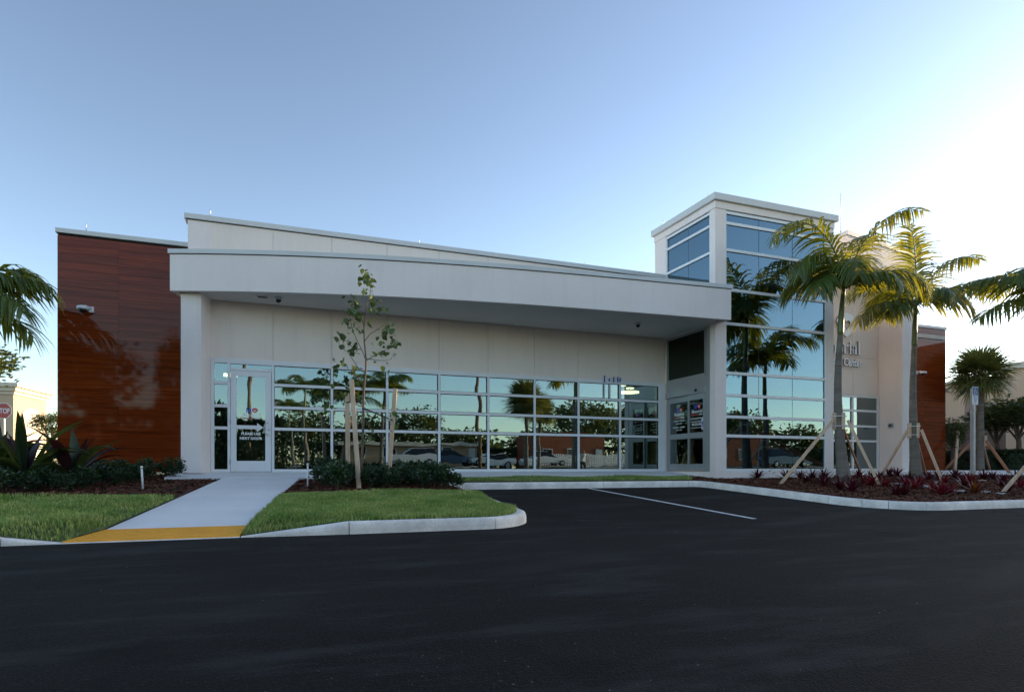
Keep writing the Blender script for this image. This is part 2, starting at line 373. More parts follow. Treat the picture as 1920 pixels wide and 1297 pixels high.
M['skin'] = mat('skin', (0.40, 0.22, 0.15), 0.6, 0.05)
M['hair'] = mat('dark_hair', (0.02, 0.014, 0.01), 0.6, 0.1)
M['shirt'] = mat('pale_shirt', (0.60, 0.60, 0.60), 0.8, 0.05)
M['trousers'] = mat('dark_trousers', (0.02, 0.021, 0.026), 0.8, 0.1)
# ------------------------------------------------------------------ layout functions
SN, CS = math.sin(TH), math.cos(TH)
def at(px, D):
    """point D metres in front of the lens along its axis, seen in column px of the photograph"""
    r = (px-960)/1180; return (D*(CS*r+SN), D*(CS-SN*r))
PROF = [(-600,0.2),(-30,0.2),(-9,-0.15),(1,-1.19),(13.6,-0.4823),(13.9,-0.30),(16.4,-0.22),(30,-0.22),(600,-0.22)]
def prof(y):
    for (a,za),(b,zb) in zip(PROF, PROF[1:]):
        if y <= b: return za+(zb-za)*(y-a)/(b-a)
    return PROF[-1][1]
def zl(x, y): return prof(min(y, 13.6))                 # asphalt
def zg(x, y): return -0.65+0.06*(min(y,16)-8.05)                # planting beds
def zw(x, y): return -0.72+(0.080 if y > 8.53 else 0.115)*(y-8.53)              # ramped walk
def zs(x, y): return -0.21+0.07*(y-14.9)                # sidewalk by the facade
def lerp(a, b, t): return a+(b-a)*t
def walk_l(y):
    return lerp(-2.10,-1.81,(y-7.92)/0.61) if y < 8.53 else lerp(-1.81,-0.95,(y-8.53)/6.52)
def walk_r(y):
    return lerp(-0.34,-0.29,(y-7.92)/0.61) if y < 8.53 else lerp(-0.29,0.60,(y-8.53)/6.37)

# ------------------------------------------------------------------ ground, lot, beds, walk
def grid_sheet(name, xs, ys, zf, m, label, cat, dz=0.0):
    mb = MB(); n = len(xs)
    vs_ = [(x,y,zf(x,y)+dz) for y in ys for x in xs]
    fs = [(j*n+i, j*n+i+1, (j+1)*n+i+1, (j+1)*n+i) for j in range(len(ys)-1) for i in range(n-1)]
    mb.add(vs_, fs); return tag(mb.build(name, m), label, cat, kind='structure')
grid_sheet('ground', [-700,-150,-60,-30,0,30,60,150,700], [-700,-150,-60,-30,-20,-9,-4,1,7,13.6,13.9,16.4,30,60,150,700],
           lambda x,y: prof(y)-0.14 if -11 < y < 14 else prof(y)-0.05, M['ground'], 'flat open ground round the building and lot', 'ground')
grid_sheet('parking_lot', [-40,-14,0,4,10,14,24,36], [-12,-9,-6,-4,-1,1,4,7,10,13.0,13.75], lambda x,y: zl(x,y),
           M['asphalt'], 'fresh black asphalt parking lot sloping away from the building', 'parking lot')
mb = MB(); mb.add([(7.06,7.9,zl(0,7.9)+.004),(7.16,7.9,zl(0,7.9)+.004),(7.16,13.52,zl(0,13.52)+.004),(7.06,13.52,zl(0,13.52)+.004)],[(0,1,2,3)])
tag(mb.build('stall_line', M['paint_white']), 'white painted stall line between the two parking bays', 'road marking', kind='structure')
mb = MB(); mb.box(-40,36,-30.0,-12.0,-0.6,0.02)
# street behind the lens (seen mirrored in the glass)
grid_sheet('street', [-120,-30,0,30,120], [-30,-24,-18], lambda x,y: prof(y), M['asphalt'], 'dark street running past behind the lot', 'road', dz=0.03)
grid_sheet('verge', [-120,-30,0,30,120], [-18,-15,-12.1], lambda x,y: prof(y), M['lawn'], 'grass verge between the lot and the street', 'verge', dz=0.05)
grid_sheet('footpath', [-120,-30,0,30,120], [-16.5,-15.2], lambda x,y: prof(y), M['concrete'], 'pale concrete footpath along the street verge', 'path', dz=0.08)

def kerb_path():
    p = [(-14,7.9),(-9,7.9),(-6,7.9),(-4.5,7.9),(-3.1,7.9),(-2.6,7.9),(-2.12,7.9),(-1.2,7.9),(-0.34,7.9),(0.3,7.87),(0.88,7.85),(1.8,7.85),(2.62,7.85)]
    for k in range(1,9): a = R(-90+90*k/9); p.append((2.62+0.87*math.cos(a), 8.72+0.87*math.sin(a)))
    p += [(3.49,8.72),(3.57,10.2),(3.65,11.7),(3.70,13.3)]
    p += [(3.73,13.48),(3.82,13.57),(4.0,13.6),(5.6,13.6),(7.6,13.6),(9.2,13.6),(10.1,13.6),(10.28,13.57),(10.37,13.48),(10.4,13.3)]
    p += [(10.4,12.0),(10.4,10.8),(10.4,9.5)]
    for k in range(1,10): a = R(180+90*k/10); p.append((11.8+1.4*math.cos(a), 9.5+1.4*math.sin(a)))
    p += [(11.8,8.1),(13.6,8.1),(16.5,8.1),(20,8.1),(24,8.1),(30,8.1),(36,8.1)]
    return p
def kerb_h(x, y):
    if y > 8.3 or x < -3.1 or x > 0.88: return 1.0
    if x < -2.12: return lerp(0.05,1.0,(-2.12-x)/0.98)
    if x > -0.34: return lerp(0.05,1.0,(x+0.34)/1.22)
    return 0.05
KP = kerb_path(); KPROF = [(0.15,-0.25),(0.15,0.150),(0.05,0.152),(0.022,0.140),(0.008,0.112),(0.0,0.07),(-0.004,-0.25)]
kerb = thing('kerb', (0,7.9,-0.8), 'pale concrete kerb winding round the walk, parking bays and planted beds', 'kerb', kind='structure')
cuts = [0,3,5,8,10,13,17,21,24,27,29,31,34,37,40,42,45,49,51,53,55,len(KP)-1]
for a, b in zip(cuts, cuts[1:]):
    seg = KP[a:b+1]
    if len(seg) < 2: continue
    p0 = Vector(seg[0]); p1 = Vector(seg[1]); q = p0+(p1-p0).normalized()*0.006
    e0 = Vector(seg[-1]); e1 = Vector(seg[-2]); e = e0+(e1-e0).normalized()*0.006
    seg = [tuple(q)]+seg[1:-1]+[tuple(e)]
    MB().sweep(seg, KPROF, zf=zl, hf=kerb_h).build('kerb_section', M['kerb'], kerb, smooth=False)

def bed(name, poly, m, label, cat, dz=0.0):
    mb = MB().prism(poly, lambda x,y: zg(x,y)-0.5, lambda x,y: zg(x,y)+dz); mb.m = [1,0]+[1]*(len(mb.f)-2)
    return tag(mb.build(name, [m, M['soil']]), label, cat, kind='structure')
def wl_poly(y0, y1, side, n=5, off=0.0):
    f = walk_l if side < 0 else walk_r
    return [(f(lerp(y0,y1,k/n))+off, lerp(y0,y1,k/n)) for k in range(n+1)]
LAWN_L = [(-14,8.04),(-3.0,8.04),(-2.3,8.10)]+wl_poly(8.25,11.4,-1,off=-0.01)+[(-14,11.4)]
def sstep(t): t = max(0.0, min(1.0, t)); return t*t*(3-2*t)
def zlawn(x, y):
    """bed level, rolled down to the walk edge and to the dropped kerb"""
    g = zg(x,y); d = walk_l(y)-x if x < -1.0+0*y or x < walk_l(y)+0.5 else x-walk_r(y)
    d1 = (g-zw(x,y)-0.012)*(1-sstep(d/0.34)); zk = zl(x,7.9)+0.15*kerb_h(x,7.9)+0.004
    d2 = (g-zk)*(1-sstep((y-8.02)/0.40)) if -3.1 < x < 0.88 else 0.0
    return g-max(d1,d2,0.0)
def lawn_sheet(name, ys, xs_of, label):
    mb = MB(); rows = [[(x,y,zlawn(x,y)) for x in xs_of(y)] for y in ys]; n = len(rows[0])
    mb.add([p for r_ in rows for p in r_], [(j*n+i,j*n+i+1,(j+1)*n+i+1,(j+1)*n+i) for j in range(len(ys)-1) for i in range(n-1)])
    return tag(mb.build(name, M['lawn'], smooth=True), label, 'lawn', kind='structure')
LY = [8.03+0.06*k for k in range(9)]+[8.7,9.0,9.5,10.0,10.6,11.0,11.4]
LD_ = [12,6,3,1.6,0.9,0.6,0.45,0.34,0.27,0.2,0.14,0.08,0.03,0.005]
lawn_sheet('lawn', LY, lambda y: [walk_l(y)-d for d in LD_], 'turf strip on the left of the concrete walk')
def lawn_xr(y): return 2.62+math.sqrt(max(0,0.73**2-(8.72-y)**2)) if y < 8.72 else lerp(3.35,3.50,(y-8.72)/2.8)
CY = [8.0,8.03,8.07]+[8.03+0.06*k for k in range(1,12)]+[8.85,9.2,9.7,10.3,10.9,11.5]
def lawn_cx(y):
    a = walk_r(max(y,7.95)); e = lawn_xr(y); return [a+d for d in LD_[:5:-1]]+[lerp(a+0.45,e,k/8) for k in range(1,9)]
lawn_sheet('lawn', CY, lawn_cx, 'turf patch with rounded kerb tip between walk and parking bay')
bed('mulch_bed', [(-14,11.4)]+wl_poly(11.4,15.03,-1,off=-0.01)+[(-2.12,15.04),(-2.12,16.5),(-14,16.5)], M['mulch'], 'red brown mulch bed under the shrubs by the wood panel wall', 'mulch', dz=-0.02)
arc = [(2.62+0.73*math.cos(R(-90+90*k/8)), 8.72+0.73*math.sin(R(-90+90*k/8))) for k in range(9)]
LAWN_C = wl_poly(11.45,8.3,1,off=0.01)+[(-0.1,8.06),(0.9,7.99),(2.0,7.99)]+arc+[(3.56,11.6)]
bed('mulch_bed', wl_poly(14.85,11.45,1,off=0.01)+[(3.50,11.6),(3.55,13.3),(3.6,13.75),(3.7,14.88),(0.7,14.88)], M['mulch'], 'mulch bed under the young tree and shrubs beside the walk', 'mulch', dz=-0.02)
LAWN_B = [(3.72,13.75),(10.32,13.75),(11.0,14.88),(3.74,14.88)]
bed('lawn', LAWN_B, M['lawn'], 'narrow turf strip between the parking bay kerb and the sidewalk', 'lawn')
arc2 = [(11.8+1.26*math.cos(R(180+90*k/8)), 9.5+1.26*math.sin(R(180+90*k/8))) for k in range(9)]
BED_R = [(11.02,14.88),(10.34,13.75),(10.54,13.3)]+arc2+[(13,8.24),(36,8.24),(36,14.88)]
bed('mulch_bed', BED_R, M['mulch'], 'mulch bed planted with maroon bromeliads and palms', 'mulch', dz=-0.01)
# walk and sidewalk
mb = MB(); ys = [8.53,10.0,12.0,13.5,14.9]
mb.prism([(walk_l(y),y) for y in ys]+[(-0.95,15.04),(0.6,14.9)]+[(walk_r(y),y) for y in ys[-2::-1]], lambda x,y: zw(x,y)-0.3, lambda x,y: zw(x,min(y,14.9)))
walk = tag(mb.build('walk', M['concrete']), 'smooth grey concrete walk ramping up to the glass door', 'path', kind='structure')
MB().prism([(-2.12,15.04),(-0.95,15.046),(0.6,14.906),(36,14.906),(36,16.62),(-2.12,16.62)], lambda x,y: zs(x,y)-0.4, zs).build('sidewalk', M['concrete'])
tag(bpy.data.objects['sidewalk'], 'concrete sidewalk running along the foot of the facade', 'sidewalk', kind='structure')
# tactile mat
mb = MB(); mb.prism([(-2.08,7.955),(-0.35,7.955),(walk_r(8.526),8.526),(walk_l(8.526),8.526)], lambda x,y: zw(x,y)-0.1, lambda x,y: zw(x,y)+0.006)
mat_o = tag(mb.build('tactile_mat', M['yellow']), 'orange yellow tactile warning mat at the foot of the walk', 'tactile paving', kind='structure')
mb = MB()
for j in range(11):
    y = 7.985+j*0.05
    x0 = lerp(-2.05,walk_l(8.526)+.04,(y-7.955)/0.57); x1 = lerp(-0.38,walk_r(8.526)-.04,(y-7.955)/0.57); n = int((x1-x0)/0.05)
    for i in range(n+1):
        x = x0+i*0.05; z = zw(x,y)+0.006; q = []
        for r_, h_ in ((0.014,0),(0.009,0.006)):
            q += [(x+r_*math.cos(k*math.pi/3), y+r_*math.sin(k*math.pi/3), z+h_) for k in range(6)]
        mb.add(q, [tuple(range(6,12))]+[(k,(k+1)%6,6+(k+1)%6,6+k) for k in range(6)])
d = mb.build('tactile_dome', M['yellow'], mat_o); d['kind'] = 'stuff'

# ------------------------------------------------------------------ medical building
FL = -0.10
BL = thing('medical_building', (0,16.5,FL), 'low white clinic with curved canopy, glass corner tower and wood panel wings', 'building')
def part(name, parent=None):
    o = bpy.data.objects.new(name, None); COL.objects.link(o); o.parent = parent or BL
    ORG[o.name] = ORG[(parent or BL).name]; o.empty_display_size = 0.1; return o

# main wall: stucco panels with open joints over a dark backing
MX = [0.03+1.39*k for k in range(9)]
JX = [-1.84]+[MX[0]]+MX[1:8]+[11.35]
B('wall_backing', M['stucco_wall'], BL, -1.8, 11.3, 16.53, 16.8, 2.56, 5.88)
for a, b in zip(JX, JX[1:]):
    B('wall_panel', M['stucco_wall'], BL, a+0.004, b-0.004, 16.5, 16.527, 2.575, 5.84, bevel=0.004)
B('wall_return', M['stucco_wall'], BL, -1.84, -1.803, 16.53, 17.4, FL, 5.84)
B('parapet_coping', M['coping'], BL, -1.91, 11.42, 16.44, 16.9, 5.842, 5.96, bevel=0.008)
B('coping_drip', M['gasket'], BL, -1.87, 11.36, 16.485, 16.499, 5.825, 5.8415)

def glazing(bank, px0, px1, y, zs_, xs, m_glass, skip=()):
    for i, (a, b) in enumerate(zip(xs, xs[1:])):
        for j, (c, d_) in enumerate(zip(zs_, zs_[1:])):
            if (i,j) in skip: continue
            B('pane', m_glass, bank, a, b, y, y+0.012, c, d_)
# window wall below the canopy
ROWS = [-0.04, 0.955, 1.48, 2.03, 2.50]
WW = part('window_wall')
for k, x in enumerate(MX):
    w = 0.03 if k < 8 else 0.035
    B('mullion', M['frame'], WW, x-w, x+w, 16.455, 16.60, FL, 2.57, bevel=0.004)
B('mullion', M['frame'], WW, 11.24, 11.345, 16.462, 16.60, FL, 2.57, bevel=0.004)
B('head_frame', M['frame'], WW, -1.34, 11.342, 16.465, 16.60, 2.575, 2.572+0.045)
for k in range(8):
    a = MX[k]+(0.0305); b = MX[k+1]-(0.0305 if k < 7 else 0.0355)
    B('sill_frame', M['frame'], WW, a, b, 16.46, 16.6, FL, -0.03)
    B('rail', M['frame'], WW, a, b, 16.46, 16.6, 2.505, 2.5745)
    for z in ROWS[1:4]: B('rail', M['frame'], WW, a, b, 16.46, 16.6, z-0.034, z+0.034)
    for j in range(4):
        z0 = ROWS[j]+(0.034 if j else 0.01); z1 = ROWS[j+1]-0.034 if j < 3 else 2.505
        B('pane', M['glass'], WW, a, b, 16.515, 16.527, z0, z1)
        g = MB(); gb = 0.012
        g.box(a,a+gb,16.49,16.514,z0,z1).box(b-gb,b,16.49,16.514,z0,z1).box(a+gb,b-gb,16.49,16.514,z1-gb,z1).box(a+gb,b-gb,16.49,16.514,z0,z0+gb)
        g.build('gasket', M['gasket'], WW)
B('filler', M['frame'], WW, 11.1725, 11.2395, 16.47, 16.6, FL, 2.57)
# door bank at the left end
DB = part('door_bank')
SX = (-1.34,-1.28,-0.985)
B('mullion', M['frame'], DB, -1.345, -1.275, 16.455, 16.6, FL, 2.57, bevel=0.004)
B('mullion', M['frame'], DB, -0.985, -0.925, 16.455, 16.6, FL, 2.57, bevel=0.004)
for z0, z1 in ((FL,-0.03),(0.92,0.99),(1.445,1.515),(1.995,2.065),(2.505,2.5745)):
    B('rail', M['frame'], DB, -1.2745, -0.9855, 16.46, 16.6, z0, z1)
for z0, z1 in ((-0.03,0.92),(0.99,1.445),(1.515,1.995),(2.065,2.505)):
    B('pane', M['glass'], DB, -1.2745, -0.9855, 16.515, 16.527, z0, z1)
B('rail', M['frame'], DB, -0.9245, -0.0005, 16.46, 16.6, 2.50, 2.5745)
B('rail', M['frame'], DB, -0.9245, -0.0005, 16.46, 16.6, 2.34, 2.40)
B('pane', M['glass'], DB, -0.9245, -0.0005, 16.515, 16.527, 2.40, 2.50)
DR = part('door')
B('stile', M['frame'], DR, -0.918, -0.79, 16.47, 16.53, -0.085, 2.335, bevel=0.005)
B('stile', M['frame'], DR, -0.145, -0.008, 16.47, 16.53, -0.085, 2.335, bevel=0.005)
B('top_rail', M['frame'], DR, -0.79, -0.145, 16.472, 16.53, 2.21, 2.335)
B('bottom_rail', M['frame'], DR, -0.79, -0.145, 16.472, 16.53, -0.085, 0.17)
B('pane', M['glass'], DR, -0.79, -0.145, 16.495, 16.507, 0.17, 2.21)
hm = MB(); hm.tube([(-0.085,16.465,0.80),(-0.085,16.41,0.80),(-0.115,16.385,0.82),(-0.165,16.375,0.86),(-0.175,16.372,0.95),(-0.165,16.375,1.04),(-0.115,16.385,1.08),(-0.085,16.41,1.10),(-0.085,16.465,1.10)], 0.013, 8)
hm.build('pull_handle', M['steel'], DR, smooth=True)
MB().tube([(-0.06,16.468,0.93),(-0.06,16.45,0.93)], 0.02, 12).build('lock_cylinder', M['greyframe'], DR, smooth=True)
for z in (0.15, 1.1, 2.1): B('hinge', M['steel'], DR, -0.935, -0.915, 16.44, 16.466, z-0.06, z+0.06)
B('threshold', M['greyframe'], DR, -0.92, -0.005, 16.46, 16.6, FL-0.005, -0.086)

# curved canopy
cf = np.polyfit([-2.12,2.18,5.92,11.46],[15.83,14.62,14.06,13.61],3)
CX = np.linspace(-2.12,11.46,40); CPTS = [(float(x), float(np.polyval(cf,x))) for x in CX]
CAN = part('canopy')
path = [(-1.93,16.46)]+CPTS+[(11.46,14.10)]
MB().sweep(path, [(0,3.95),(0,4.775),(0.10,4.775),(0.10,3.95)]).build('fascia', M['stucco'], CAN, smooth=False)
pin = [(x+0.0, y+0.11) for x, y in CPTS[1:-1]]
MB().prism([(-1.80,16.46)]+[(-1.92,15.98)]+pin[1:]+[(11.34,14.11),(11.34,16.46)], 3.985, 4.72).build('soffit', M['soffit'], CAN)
MB().sweep(path, [(-0.035,4.778),(-0.035,4.875),(0.20,4.885),(0.20,4.778)]).build('coping', M['coping'], CAN)
MB().sweep(path, [(-0.008,4.762),(-0.008,4.777),(-0.0005,4.777),(-0.0005,4.762)]).build('coping_drip', M['gasket'], CAN)
# left column, square to the curve
MB().prism([(-1.92,15.95),(-1.50,15.875),(-1.345,16.49),(-1.83,16.49)], FL-0.02, 3.984).build('column', M['stucco'], BL, bevel=0.012)
B('wall_return', M['stucco'], BL, -1.83, -1.346, 16.491, 16.53, FL, 5.8)

# wood panel wings
def planks(x0, x1, y, z0, z1, joints, name='plank', step=0.19):
    W = part('wood_panel_wing')
    B('backing', M['darkback'], W, x0+0.01, x1-0.01, y+0.02, y+0.25, z0, z1)
    xs = [x0]+joints+[x1]; z = z0
    while z < z1-0.05:
        zt = min(z+step, z1)
        for a, b in zip(xs, xs[1:]):
            B('plank', M['wood'], W, a+0.002, b-0.002, y+random.uniform(-0.002,0.002), y+0.018, z+0.002, zt-0.002)
        z = zt
    B('coping', M['coping'], W, x0-0.03, x1+0.02, y-0.05, y+0.3, z1+0.002, z1+0.105, bevel=0.008)
    return W
WL_ = planks(-4.49, -1.845, 16.82, FL, 5.27, [-3.30])
B('side_wall', M['darkback'], WL_, -4.49, -4.46, 17.08, 30, FL, 5.2)
WR_ = planks(21.06, 24.70, 17.0, FL, 5.40, [22.3, 23.5])
B('side_wall', M['wood'], WR_, 24.66, 24.70, 17.26, 30, FL, 5.3)

# ------------------------------------------------------------------ corner tower
TW = part('corner_tower'); TX0, TX1, TY0, TY1 = 11.37, 15.69, 14.14, 17.05
B('corner_post', M['stucco'], TW, TX0, 11.71, TY0, 14.37, FL, 3.96)
B('corner_post', M['stucco'], TW, TX0, 11.71, TY0, 14.37, 3.965, 7.13)
B('end_post', M['stucco'], TW, 15.41, TX1, TY0, 14.40, FL, 2.86)
B('end_post', M['stucco'], TW, 15.41, TX1, TY0, 14.40, 2.865, 7.13)
B('back_post', M['stucco'], TW, TX0, 11.6, 16.45, TY1, FL, 7.13)
B('side_wall', M['stucco'], TW, 15.5, TX1, 14.402, TY1, FL, 7.13)
B('rear_wall', M['stucco'], TW, 11.602, 15.498, TY1-0.15, TY1, 4.0, 7.13)
B('head_band', M['stucco'], TW, TX0-0.02, TX1+0.02, TY0-0.02, TY1+0.02, 7.132, 7.33, bevel=0.008)
B('coping', M['coping'], TW, TX0-0.10, TX1+0.10, TY0-0.10, TY1+0.08, 7.334, 7.52, bevel=0.01)
B('plinth', M['stucco'], TW, TX0-0.004, TX1+0.004, TY0-0.004, 16.4, -0.6, FL-0.002)
TROWS = [-0.06, 0.89, 1.42, 2.02, 2.63, 4.00, 4.94, 6.04, 6.78, 7.07]
TCOLS = [11.745, 12.915, 14.143, 15.37]
TF = part('front_glazing')
B('frame_post', M['frame'], TF, 11.712, 11.752, TY0+0.01, TY0+0.13, FL, 7.131)
B('frame_post', M['frame'], TF, 15.365, 15.409, TY0+0.01, TY0+0.13, FL, 7.131)
for z in TROWS: B('rail', M['frame'], TF, 11.7525, 15.3645, TY0+0.012, TY0+0.13, z-0.04, min(z+0.04,7.13), bevel=0.004)
for i in range(3):
    for j in range(9):
        B('pane', M['glass_blue'], TF, TCOLS[i]+(0.008), TCOLS[i+1]-0.008, TY0+0.05, TY0+0.062, TROWS[j]+0.04, TROWS[j+1]-0.04)
for x in TCOLS[1:3]:
    B('joint_bead', M['gasket'], TF, x-0.008, x+0.008, TY0+0.052, TY0+0.06, FL+0.1, 7.03)
TS = part('side_glazing')
def side_bank(ys, zs_, m, grey):
    fm = M['greyframe'] if grey else M['frame']
    for y0, y1 in zip(ys, ys[1:]):
        for z0, z1 in zip(zs_, zs_[1:]): B('pane', m, TS, TX0+0.05, TX0+0.062, y0+0.008, y1-0.008, z0+0.035, z1-0.035)
    for z in zs_: B('rail', fm, TS, TX0+0.012, TX0+0.12, ys[0]+0.03, ys[-1]-0.03, z-0.035, z+0.035)
    for y in (ys[0], ys[-1]): B('frame_post', fm, TS, TX0+0.01, TX0+0.12, y-0.001 if y == ys[0] else y-0.03, y+0.03 if y == ys[0] else y+0.001, zs_[0]-0.035, zs_[-1]+0.034)
    for y in ys[1:-1]: B('joint_bead', M['gasket'], TS, TX0+0.051, TX0+0.061, y-0.008, y+0.008, zs_[0], zs_[-1])
side_bank([14.371,15.40,16.449], [4.70,5.98,6.72,7.07], M['glass_blue'], False)
side_bank([14.60,15.40,16.42], [2.64,3.93], M['glass_green'], True)
B('spandrel', M['stucco'], TS, TX0+0.01, TX0+0.12, 14.371, 16.449, 3.967, 4.663)
B('filler', M['greyframe'], TS, TX0+0.01, TX0+0.15, 14.371, 14.565, FL, 3.96)
B('header_panel', M['greyframe'], TS, TX0+0.008, TX0+0.15, 14.566, 16.449, 2.30, 2.604)
B('operator_box', M['greyframe'], TS, TX0-0.03, TX0+0.15, 14.566, 16.449, 2.13, 2.298, bevel=0.006)
MB().tube([(TX0-0.03,14.95,2.22),(TX0-0.06,14.95,2.21)], [0.05,0.03], 12).build('motion_sensor', M['black'], TS, smooth=True)
def slider(y0, y1, x):
    S = part('sliding_door')
    B('stile', M['greyframe'], S, x, x+0.05, y0, y0+0.07, -0.08, 2.127)
    B('stile', M['greyframe'], S, x, x+0.05, y1-0.07, y1, -0.08, 2.127)
    B('rail', M['greyframe'], S, x+0.002, x+0.048, y0+0.0705, y1-0.0705, -0.08, 0.12)
    B('rail', M['greyframe'], S, x+0.002, x+0.048, y0+0.0705, y1-0.0705, 0.86, 1.02)
    B('rail', M['greyframe'], S, x+0.002, x+0.048, y0+0.0705, y1-0.0705, 1.96, 2.127)
    B('pane', M['glass_door'], S, x+0.02, x+0.03, y0+0.0705, y1-0.0705, 0.12, 0.86)
    B('pane', M['glass_door'], S, x+0.02, x+0.03, y0+0.0705, y1-0.0705, 1.02, 1.96)
    return S
SD1 = slider(15.375, 16.40, TX0+0.055); SD2 = slider(14.60, 15.37, TX0+0.0)
B('jamb', M['greyframe'], SD1, TX0+0.01, TX0+0.15, 16.402, 16.449, FL, 2.128)
B('jamb', M['greyframe'], SD2, TX0+0.01, TX0+0.15, 14.566, 14.598, FL, 2.128)

# ------------------------------------------------------------------ sign wall, right canopy, fin
SWX = [15.70, 16.87, 19.22, 20.47]
B('wall_backing', M['stucco_wall'], BL, 15.70, 20.48, 16.53, 16.8, 2.56, 6.7)
for a, b in zip(SWX, SWX[1:]):
    for z0, z1 in ((2.60, 3.895),(3.905, 6.63)): B('wall_panel', M['stucco_wall'], BL, a+0.005, b-0.005, 16.5, 16.528, z0, z1, bevel=0.003)
RB = part('right_window')
RX = [15.72, 16.74, 17.96, 19.18, 20.40]
for x in RX: B('mullion', M['frame'], RB, x-0.03, x+0.03, 16.46, 16.6, FL, 2.56)
for a, b in zip(RX, RX[1:]):
    for z0, z1 in ((FL,-0.02),(0.92,0.99),(1.445,1.515),(1.995,2.065),(2.50,2.56)): B('rail', M['frame'], RB, a+0.0305, b-0.0305, 16.465, 16.6, z0, z1)
    for z0, z1 in ((-0.02,0.92),(0.99,1.445),(1.515,1.995),(2.065,2.50)): B('pane', M['glass'], RB, a+0.0305, b-0.0305, 16.515, 16.527, z0, z1)
B('wall_panel', M['stucco_wall'], BL, 20.43, 20.478, 16.49, 16.6, FL, 2.58)
B('fin_wall', M['stucco'], BL, 20.48, 21.05, 15.60, 16.99, FL-0.05, 6.58, bevel=0.012)
RCAN = part('upper_canopy')
rp = [(16.98,16.45),(17.0,14.80),(17.9,14.97),(18.9,15.15),(19.9,15.35),(21.2,15.62),(21.2,16.9)]
MB().sweep(rp, [(0,6.6),(0,7.36),(0.1,7.36),(0.1,6.6)]).build('fascia', M['stucco'], RCAN)
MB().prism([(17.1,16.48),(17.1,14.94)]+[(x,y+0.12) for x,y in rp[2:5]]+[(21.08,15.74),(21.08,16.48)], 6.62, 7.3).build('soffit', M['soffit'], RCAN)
MB().sweep(rp, [(-0.04,7.362),(-0.04,7.50),(0.2,7.51),(0.2,7.362)]).build('coping', M['coping'], RCAN)
# roofs, rear walls, interior
B('roof', M['roofshade'], BL, -4.4, 24.6, 16.95, 30, 5.0, 5.15)
B('roof', M['roofshade'], BL, -1.75, 11.33, 16.92, 30, 5.6, 5.75)
B('roof', M['roofshade'], BL, TX0+0.05, TX1-0.05, TY0+0.15, TY1-0.2, 7.0, 7.12)
B('rear_wall', M['stucco_wall'], BL, -4.45, 24.65, 30, 30.2, FL, 5.4)
INT = part('interior')
B('interior_floor', M['int_floor'], INT, -1.8, 21.0, 16.62, 23.0, FL-0.2, FL)
B('interior_floor', M['int_floor'], INT, TX0+0.16, 15.49, 14.28, 16.618, FL-0.2, FL)
B('interior_ceiling', M['ceiling'], INT, -1.8, TX0-0.01, 16.62, 23.0, 2.95, 3.05)
B('interior_ceiling', M['ceiling'], INT, TX0+0.1, 21.0, 17.1, 23.0, 3.95, 4.05)
B('interior_wall', M['int_wall'], INT, -1.8, 21.0, 23.0, 23.2, FL, 4.1)
B('interior_wall', M['int_wall'], INT, -1.84, -1.802, 16.85, 23.0, FL, 3.05)
B('interior_wall', M['int_wall'], INT, 21.0, 21.05, 17.0, 23.0, FL, 4.1)
B('interior_wall', M['int_green'], INT, 13.2, 13.32, 16.7, 20.5, FL, 5.2)
B('interior_wall', M['int_wall'], INT, 4.2, 4.3, 19.5, 23.0, FL, 2.95)
B('interior_column', M['int_wall'], INT, 10.4, 10.75, 18.2, 18.55, FL, 2.95)
B('reception_desk', M['wood'], INT, 6.2, 9.4, 20.0, 20.8, FL, 0.95)
# ------------------------------------------------------------------ lettering
def text_mb(body, size, bold=0.0, depth=0.002, align='CENTER', spacing=1.0):
    cu = bpy.data.curves.new('t', 'FONT'); cu.body = body; cu.size = size; cu.offset = bold; cu.extrude = depth/2
    cu.align_x = align; cu.space_character = spacing; cu.resolution_u = 3
    o = bpy.data.objects.new('t', cu); COL.objects.link(o)
    bpy.context.view_layer.update()
    me = bpy.data.meshes.new_from_object(o.evaluated_get(bpy.context.evaluated_depsgraph_get()))
    vs_ = [tuple(v.co) for v in me.vertices]; fs = [tuple(p.vertices) for p in me.polygons]
    bpy.data.objects.remove(o); bpy.data.curves.remove(cu); bpy.data.meshes.remove(me)
    return vs_, fs
def plane_y(x, y, z):                     # faces -y: u to the right, v up
    return lambda u, v, w: (x+u, y-w, z+v)
def plane_x(x, y, z):                     # faces -x: u to the right as seen from -x
    return lambda u, v, w: (x-w, y-u, z+v)
def put_text(name, m, parent, fr, body, size, u=0, v=0, squash=1.0, **k):
    vs_, fs = text_mb(body, size, **k)
    mb = MB(); mb.add([fr(u+a*squash, v+b, c) for a,b,c in vs_], fs)
    return mb.build(name, m, parent)
def put_poly(mb, fr, pts, d=0.002, w0=0.0):
    n = len(pts)
    a = sum(pts[i][0]*pts[(i+1)%n][1]-pts[(i+1)%n][0]*pts[i][1] for i in range(n))
    if a < 0: pts = pts[::-1]
    vs_ = [fr(u,v,w0) for u,v in pts]+[fr(u,v,w0+d) for u,v in pts]
    mb.add(vs_, [tuple(range(n-1,-1,-1)), tuple(range(n,2*n))]+[(i,(i+1)%n,n+(i+1)%n,n+i) for i in range(n)])
def ring_pts(cx, cy, rx, ry, n=20): return [(cx+rx*math.cos(2*math.pi*k/n), cy+ry*math.sin(2*math.pi*k/n)) for k in range(n)]
def heart(cx, cy, s, n=24):
    out = []
    for k in range(n):
        t = 2*math.pi*k/n
        out.append((cx+s*16*math.sin(t)**3/17, cy+s*(13*math.cos(t)-5*math.cos(2*t)-2*math.cos(3*t)-math.cos(4*t))/17))
    return out
